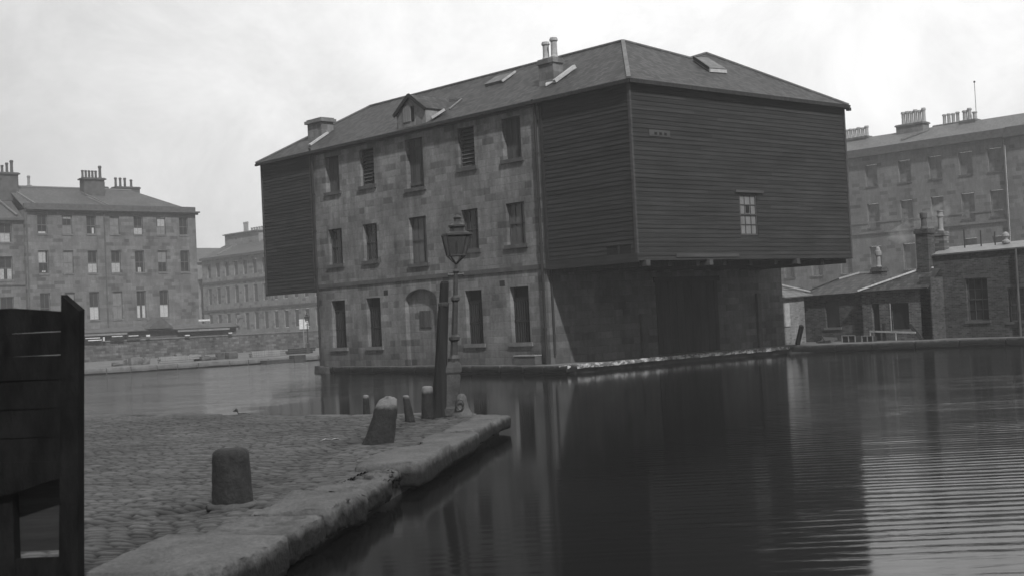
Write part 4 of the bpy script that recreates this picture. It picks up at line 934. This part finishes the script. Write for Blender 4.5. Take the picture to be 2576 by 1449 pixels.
for a, b in ((13.4, 17.2), (21.8, 26.8)): obj('fascia_board', MB().box(a, b, 67.6, 67.66, 1.94, 2.1), 'wood_pale', ys)
hd = thing('hoarding', 'row of dark advertising boards with white strips above the far wall', 'hoarding', (15, 61, 0), None)
for i, (x0, x1, z0, z1) in enumerate(((9.9, 11.3, 1.5, 1.85), (12.0, 13.1, 1.52, 1.9), (13.35, 14.4, 1.6, 1.88), (7.0, 9.4, 1.5, 1.9))):
    mb = MB(); mb.box(x0, x1, 59.75, 59.82, z0, z1); b_ = obj('poster_board', mb, 'wood_dark', hd)
    mb = MB(); mb.box(x0+.1, x1-.15, 59.72, 59.75, z1-.12, z1-.06); mb.box(x0+.3, x1-.02, 59.72, 59.75, z0+.06, z0+.13) if i in (0, 3) else None; obj('white_strip', mb, 'white', b_)
mb = MB(); mb.box(9.55, 9.85, 59.7, 59.8, 1.35, 1.9); mb.box(11.4, 11.5, 59.7, 59.8, 1.5, 1.8); mb.box(14.9, 15.2, 59.7, 59.8, 1.68, 1.82); mb.box(18.2, 18.6, 59.7, 59.8, 1.58, 1.66); mb.box(22.1, 22.4, 59.7, 59.8, 1.6, 1.68)
obj('white_notice', mb, 'white', hd)
sg = thing('notice_board', 'white twin panelled notice board on a thin post by the far quay', 'sign', (26.2, 55, 0))
mb = MB(); mb.box(25.75, 26.12, 54.95, 55, 1.66, 2.46); mb.box(26.2, 26.6, 54.95, 55, 1.66, 2.46); obj('panel', mb, 'white', sg)
mb = MB(); mb.cyl((26.16, 55.03, -.02), (26.16, 55.03, 2.4), .04, n=8); obj('post', mb, 'wood_pale', sg)
# street lamps: one on the near quay, a distant one by the far quay
def lamp(label, loc, lean=(0, 0), s=1.0, ih=3.4):
    t_ = thing('street_lamp', label, 'street lamp', loc, 'gas street lamps'); L = Vector(loc)
    def P_(x, y, z): return L+Vector((x*s+lean[0]*z*s, y*s+lean[1]*z*s, z*s))
    def lath(prof, n=12, rot=0): 
        mb = MB(); mb.lathe([(r_*s, z*s) for r_, z in prof], L, n, lean, rot=rot); return mb
    mb = MB(); mb.lathe([(.2*s, 0), (.21*s, .12*s), (.17*s, .16*s), (.17*s, .72*s), (.2*s, .76*s), (.2*s, .84*s), (.13*s, .95*s)], L, 4, lean, rot=math.pi/4+YAW)
    obj('base', mb, 'stone_dark', t_)
    obj('shaft', lath([(.1, .9), (.11, 1.0), (.07, 1.06), (.062, 1.3), (.1, 1.33), (.1, 1.38), (.056, 1.42), (.05, 2.0), (.08, 2.03), (.08, 2.08), (.045, 2.12), (.038, 2.5), (.06, 2.54), (.03, 2.58), (.028, 2.66)]), 'iron', t_, smooth=False)
    mb = MB(); a = P_(-.12*math.sin(YAW), .12*math.cos(YAW), 2.48); b = P_(.12*math.sin(YAW), -.12*math.cos(YAW), 2.48); mb.cyl(a, b, .02*s, n=8); mb.cyl(a, a+(a-b)*.08, .032*s, n=8); mb.cyl(b, b+(b-a)*.08, .032*s, n=8); obj('ladder_bar', mb, 'iron', t_)
    # lantern: four tapering glass panes in an iron frame
    ax = Vector((math.sin(YAW+.25), -math.cos(YAW+.25), 0)); ay = Vector((math.cos(YAW+.25), math.sin(YAW+.25), 0))
    def C_(r_, z): return [P_(*(ax*i*r_+ay*j*r_).xy, z) for i, j in ((-1, -1), (1, -1), (1, 1), (-1, 1))]
    lo, hi = C_(.14, 2.82), C_(.225, 3.19)
    fr = MB()
    for i in range(4):
        fr.bar(lo[i], hi[i], .022*s); fr.bar(lo[i], lo[(i+1) % 4], .025*s); fr.bar(hi[i], hi[(i+1) % 4], .035*s); fr.bar(lo[i], P_(0, 0, 2.66), .022*s)
    lan = obj('lantern', fr, 'iron', t_)
    g_ = MB()
    for i in range(4): g_.quad(lo[i], lo[(i+1) % 4], hi[(i+1) % 4], hi[i])
    obj('pane', g_, 'lamp_glass', lan)
    m2 = MB(); r1, r2, r3 = C_(.235, 3.195), C_(.12, 3.25), C_(.12, 3.36)
    for A_, B2_ in ((r1, r2),):
        for i in range(4): m2.quad(A_[i], A_[(i+1) % 4], B2_[(i+1) % 4], B2_[i])
    m2.quad(*r2); m2.quad(*r1)
    m2.lathe([(.125*s, 3.22*s), (.125*s, 3.31*s), (.155*s, 3.33*s), (.155*s, 3.36*s), (.1*s, 3.38*s), (.06*s, 3.42*s), (.055*s, 3.47*s), (.08*s, 3.49*s), (.045*s, 3.53*s), (.01*s, 3.54*s)], L, 12, lean)
    obj('lantern_roof', m2, 'iron', lan)
    m3 = MB().lathe([(.02*s, 2.84*s), (.025*s, 2.95*s), (.03*s, 3.0*s), (.01*s, 3.06*s)], L, 8, lean); obj('burner', m3, 'iron', lan)
    return t_
lamp('old gas lamp with tapered glass lantern on the near quay, in front of the warehouse', (-16.93, -14.72, 0), (.05, -.05))
lamp('small far gas lamp peeping out beside the warehouse corner', (17.2, 41.0, 0), (0, 0), .78)
# clutter on the far quay: stacked stone and timber
rs = random.Random(5)
st_lab = ['pile of pale squared stones on the far quay near the fence post', 'stack of grey planks on the far quay left of centre', 'heap of dark rubble on the middle of the far quay', 'pale stone blocks on the far quay below the small gable', 'long stack of weathered planks towards the warehouse on the far quay', 'dark timber baulks nearest the warehouse on the far quay']
for i, (x, y, n, mt) in enumerate(((3.0, 40.5, 9, 'trim'), (6.0, 40.0, 7, 'wood_pale'), (8.6, 39.8, 9, 'trim_dark'), (9.5, 46, 8, 'trim'), (12.5, 40.2, 8, 'wood_pale'), (16.0, 42, 7, 'wood_dark'))):
    mb = MB()
    for j in range(n):
        if 'wood' in mt: mb.box(x+rs.uniform(-.3, .1), x+rs.uniform(1.8, 2.6), y+.2*(j % 3), y+.2*(j % 3)+.18, .13*(j//3), .13*(j//3)+.11)
        else: worn_block(mb, (x+rs.uniform(0, 2.2), y+rs.uniform(0, .8), 0), (1, 0, 0), (0, 1, 0), rs.uniform(.15, .4), rs.uniform(.15, .25), -.02, rs.uniform(.15, .45), .05, .03, j, 4, 3, 2)
    o_ = obj('timber_stack' if 'wood' in mt else 'stone_pile', mb, mt); tag(o_, st_lab[i], 'timber stack' if 'wood' in mt else 'stone pile', 'material heaps on the far quay')
# landing step in the far quay
mb = MB(); mb.box(9.3, 11.2, 33.6, 34.3, -.32, -.1); mb.box(11.2, 12.0, 33.5, 34.1, -.3, .1); tagged('landing_step', mb, 'stone_dark', 'dark stone landing step set into the edge of the far quay', 'steps')

# ------------------------------------------------------------------ foreground things
def bollard(name, loc, prof, mat, label, tilt=(0, 0), n=28, sx=1, sy=1, seed=1, foot=None):
    random.seed(seed)
    t_ = None
    mb = MB(); mb.lathe(prof, (0, 0, 0), n, tilt, sx, sy, wob=.012)
    o = obj(name, mb, mat, smooth=True); o.location = loc
    return tag(o, label, 'bollard', 'mooring bollards on the near quay')
def prof(rb, rtp, h, rnd_=.06, n=9):
    p = [(rb*1.0, -.06)]+[(rb+(rtp-rb)*(i/n), (h-rnd_)*i/n) for i in range(n+1)]
    for i in range(1, 7):
        a = math.pi/2*i/6; p.append((max(.004, rtp-rnd_*(1-math.cos(a))), h-rnd_+rnd_*math.sin(a)))
    p.append((.02, h)); return p
b = bollard('stone_bollard', (-25.12, -21.12, -.01), prof(.2, .178, .535, .07), capped('bollard_stone', 1.0, 1.2), 'large dark tapering stone bollard nearest the camera on the setts')
b.rotation_euler = (0, 0, 0)
mb = MB(); random.seed(3); mb.lathe([(.25, -.04), (.245, -.005), (.225, .008), (.19, .02)], (0, 0, 0), 26, wob=.07); ft = obj('setting_ring', mb, 'stone_dark', b, local=True, smooth=True)
lean = Vector(rt)*.0
# leaning headstone-like bollard
def lean_bollard():
    c = Vector((-20.85, -17.85, 0)); ax = Vector((math.sin(YAW), -math.cos(YAW), 0)); ay = Vector((math.cos(YAW), math.sin(YAW), 0))
    # outline in its own plane (metres), bottom to top, left and right edge
    rows = [(-.05, -.31, .17), (.0, -.28, .165), (.12, -.23, .17), (.25, -.19, .18), (.38, -.145, .19), (.48, -.12, .20), (.55, -.09, .20), (.61, -.045, .185), (.645, .0, .15), (.66, .05, .09)]
    vs = []; fs = []; n = 24; rs = random.Random(2)
    for z, l, r_ in rows:
        cx_, hw = (l+r_)/2, (r_-l)/2; th = .15*(1-.35*max(0, z)/.66)*(1 if z < .6 else .75)
        for i in range(n):
            a = 2*math.pi*i/n; ca, sa_ = math.cos(a), math.sin(a)
            q = c+ax*(cx_+hw*(abs(ca)**.8)*math.copysign(1, ca)+rs.uniform(-.014, .014))+ay*(th*(abs(sa_)**.8)*math.copysign(1, sa_)+rs.uniform(-.006, .006))+Vector((0, 0, z+rs.uniform(-.008, .008)))+ax*.07*max(z, 0)
            vs.append(q-c)
    for j in range(len(rows)-1):
        for i in range(n): fs.append((j*n+i, j*n+(i+1) % n, (j+1)*n+(i+1) % n, (j+1)*n+i))
    fs.append(tuple(range(n))[::-1]); fs.append(tuple(range((len(rows)-1)*n, len(rows)*n)))
    mb = MB().add(vs, fs); o = obj('stone_bollard', mb, capped('leaning_stone', .55, .62), smooth=True); o.location = c
    tag(o, 'leaning stone bollard with pale rounded head in the middle of the quay', 'bollard', 'mooring bollards on the near quay')
lean_bollard()
bollard('post_bollard', (-17.15, -12.45, 0), prof(.07, .055, .35, .03), capped('post_stone_a', .34, .38), 'small thin post with pale cap behind the leaning bollard', seed=4)
bollard('post_bollard', (-17.94, -14.78, 0), prof(.085, .055, .43, .03), capped('post_stone_b', .42, .47), 'thin tilted post between the leaning bollard and the timber post', tilt=(-.08, .1), seed=5)
bollard('stone_bollard', (-17.3, -14.5, 0), prof(.13, .1, .54, .05), capped('post_stone_c', .46, .53), 'white headed stone bollard against the foot of the timber post', seed=6)
# tall timber mooring post
tp = thing('timber_post', 'tall dark square timber post standing beside the gas lamp on the quay', 'post', (-17.15, -14.6, 0))
base = Vector((-17.15, -14.6, 0)); tv = Vector((.055, -.075, 1))
mb = MB()
def post_ring(z, hw, hd):
    c = base+tv*z; a = YAW+.35; ax = Vector((math.sin(a), -math.cos(a), 0)); ay = Vector((math.cos(a), math.sin(a), 0))
    return [c+ax*i*hw+ay*j*hd for i, j in ((-1, -.75), (-.75, -1), (.75, -1), (1, -.75), (1, .75), (.75, 1), (-.75, 1), (-1, .75))]
lv = [(-.1, .125, .12), (.3, .115, .11), (.6, .105, .1), (.62, .1, .1), (1.2, .088, .085), (1.93, .08, .078), (1.95, .07, .07), (2.33, .066, .066), (2.37, .05, .05)]
vs = []; fs = []
for z, a, b_ in lv: vs += post_ring(z, a, b_)
for j in range(len(lv)-1):
    for i in range(8): fs.append((j*8+i, j*8+(i+1) % 8, (j+1)*8+(i+1) % 8, (j+1)*8+i))
fs.append(tuple(range(8))[::-1]); fs.append(tuple(range((len(lv)-1)*8, len(lv)*8))); mb.add(vs, fs)
obj('shaft', mb, board_mat('old_post_timber', .01, .03), tp)
mb = MB(); mb.lathe([(.095, 1.93), (.1, 1.95), (.1, 1.99), (.09, 2.0)], tuple(base), 12, (.055, -.075)); obj('iron_band', mb, 'iron', tp)
# guard stone with an iron ring at the lamp foot
gs = thing('guard_stone', 'low flared guard stone with an iron ring against the foot of the near gas lamp', 'guard stone', (-16.9, -14.95, 0))
mb = MB(); random.seed(11); mb.lathe([(.2, -.05), (.17, .02), (.12, .12), (.1, .24), (.085, .33), (.05, .37), (.01, .38)], (-16.9, -14.95, 0), 20, wob=.06); obj('stone', mb, 'trim_dark', gs, smooth=True)
mr = MB(); c = Vector((-17.03, -15.06, .2))
for i in range(20):
    a0, a1 = 2*math.pi*i/20, 2*math.pi*(i+1)/20; ax = Vector((math.sin(YAW), -math.cos(YAW), 0))
    mr.cyl(c+ax*.06*math.cos(a0)+Vector((0, 0, .09*math.sin(a0))), c+ax*.06*math.cos(a1)+Vector((0, 0, .09*math.sin(a1))), .014, n=6)
obj('ring', mr, 'iron', gs)
# timber fence at the left
F0 = Vector((-28.14, -24.49, 0)); fa = Vector((-math.sin(YAW), math.cos(YAW), 0)); fb = Vector((math.cos(YAW), math.sin(YAW), 0))
fn = thing('timber_fence', 'black timber fence end with tall square post at the left foreground', 'fence', tuple(F0))
def fbx(mb, a0, a1, z0, z1, d0, d1): return mb.obox(F0+fa*((a0+a1)/2)+fb*((d0+d1)/2)+Vector((0, 0, (z0+z1)/2)), fa, fb, (0, 0, 1), abs(a1-a0)/2, abs(d1-d0)/2, (z1-z0)/2)
mb = MB(); hw = .055
vs = []; lv = [(0, 0), (1.0, 0), (1.84, 0)]
tops = {(-1, -1): 1.83, (1, -1): 1.935, (1, 1): 1.94, (-1, 1): 1.84}
pts = []
for z in (-.05, .9):
    for i, j in ((-1, -1), (1, -1), (1, 1), (-1, 1)): pts.append(F0+fa*(i*hw*(1.12 if z < .5 else 1.04)+(1.935-z)*.043)+fb*j*hw+Vector((0, 0, z)))
for (i, j) in ((-1, -1), (1, -1), (1, 1), (-1, 1)): pts.append(F0+fa*i*hw*.97+fb*j*hw*.97+Vector((0, 0, tops[(i, j)])))
mb.add(pts, [(3, 2, 1, 0), (8, 9, 10, 11)]+[(k_*4+i, k_*4+(i+1) % 4, k_*4+4+(i+1) % 4, k_*4+4+i) for k_ in (0, 1) for i in range(4)])
obj('post', mb, 'wood_black', fn)
rs = random.Random(9)
for i, (z0, z1) in enumerate(((1.715, 1.865), (1.57, 1.705), (1.415, 1.56), (1.24, 1.405), (1.06, 1.23), (.9, 1.05))):
    a = .06
    mb = MB(); L = 3.2; n = 10; vs = []; fs = []
    for j in range(n+1):
        s_ = a+L*j/n; jt = rs.uniform(-.006, .006); ed = .05*math.exp(-((s_-.1)/.06)**2) if i == 0 else 0
        for d in (.01, .045): 
            for zz in (z0+rs.uniform(-.004, .004), z1+jt-ed): vs.append(F0+fa*s_+fb*d+Vector((0, 0, zz)))
    for j in range(n):
        o_ = j*4; fs += [(o_, o_+4, o_+5, o_+1), (o_+2, o_+3, o_+7, o_+6), (o_+1, o_+5, o_+7, o_+3), (o_, o_+2, o_+6, o_+4)]
    fs += [(0, 1, 3, 2), (4*n, 4*n+2, 4*n+3, 4*n+1)]
    mb.add(vs, fs); obj('rail_board', mb, 'wood_black', fn)
mb = MB(); mb.add([F0+fa*s_+fb*d+Vector((0, 0, z)) for d in (.0, .02) for s_, z in ((.06, .9), (3.2, 1.0), (3.2, .2), (.42, .72), (.06, .82))], [(0, 1, 2, 3, 4), (9, 8, 7, 6, 5), (0, 5, 6, 1), (1, 6, 7, 2), (2, 7, 8, 3), (3, 8, 9, 4), (4, 9, 5, 0)]); obj('lower_board', mb, 'wood_black', fn)
for s_ in (.50, 1.6, 2.8):
    mb = MB(); fbx(mb, s_-.055, s_+.055, -.05, 1.8, .05, .15); obj('inner_post', mb, 'wood_black', fn)
mb = MB(); fbx(mb, .07, 3.2, .33, .95, .16, .19); obj('weathered_board', mb, board_mat('grey_split_board', .018, .04, axis='h'), fn)
mb = MB(); fbx(mb, .07, 3.2, .96, 1.56, .047, .049); obj('backing_board', mb, 'wood_black', fn)
mb = MB(); fbx(mb, .12, 3.2, -.05, .30, .06, .1); obj('gap_dark_board', mb, 'wood_black', fn)  # board added to darken the open gap at the fence foot
# two torn scraps of paper on the setts
for i, (x, y, lb) in enumerate(((-21.03, -16.736, 'white paper scrap on the setts, left one of the pair'), (-20.91, -16.81, 'white paper scrap on the setts, right one of the pair'))):
    mb = MB(); mb.slab([(x-.05, y+.05, .03), (x+.05, y+.07, .05), (x+.07, y-.04, .035), (x-.02, y-.06, .055)], .004); tagged('paper_scrap', mb, 'offwhite', lb, 'litter', 'paper scraps on the quay')
# duck on the far side of the quay
dk = thing('duck', 'small dark duck floating beyond the quay edge', 'duck', (-16.6, -7.0, WATER_Z))
dl = Vector((-16.6, -7.0, WATER_Z)); dx = Vector((math.sin(YAW), -math.cos(YAW), 0)); dy = Vector((math.cos(YAW), math.sin(YAW), 0))
vs = []; fs = []; n = 12
secs = [(-.16, .0, .004, .16), (-.15, .16, .02, .17), (-.12, .19, .035, .17), (-.085, .18, .04, .15), (-.075, .12, .045, .13), (-.04, .07, .07, .08), (.02, .07, .075, .08), (.08, .075, .06, .07), (.13, .085, .03, .05), (.17, .1, .008, .02)]
secs = [(-.2, .215, .004), (-.165, .225, .016), (-.13, .24, .035), (-.1, .235, .04), (-.085, .19, .036), (-.085, .15, .04), (-.06, .11, .06), (.0, .09, .08), (.07, .095, .075), (.13, .11, .05), (.19, .14, .01)]
for x, z, r_ in secs:
    for i in range(n):
        a = 2*math.pi*i/n; vs.append(dl+dx*x+dy*r_*math.cos(a)+Vector((0, 0, z-.02+r_*math.sin(a))))
for j in range(len(secs)-1):
    for i in range(n): fs.append((j*n+i, j*n+(i+1) % n, (j+1)*n+(i+1) % n, (j+1)*n+i))
fs += [tuple(range(n))[::-1], tuple(range((len(secs)-1)*n, len(secs)*n))]
obj('body', MB().add(vs, fs), 'feather', dk, smooth=True)

# ------------------------------------------------------------------ haze
mb = MB().box(-1300, 1300, -1300, 1300, -2.4, 24)
mh = bpy.data.materials.new('haze'); mh.use_nodes = True; t = mh.node_tree; t.nodes.clear()
o_ = nd(t, 'ShaderNodeOutputMaterial'); v_ = nd(t, 'ShaderNodeVolumePrincipled'); v_.inputs['Color'].default_value = (.9, .9, .9, 1); v_.inputs['Density'].default_value = .0014
t.links.new(v_.outputs[0], o_.inputs['Volume'])
obj('haze', mb, mh, kind='stuff')
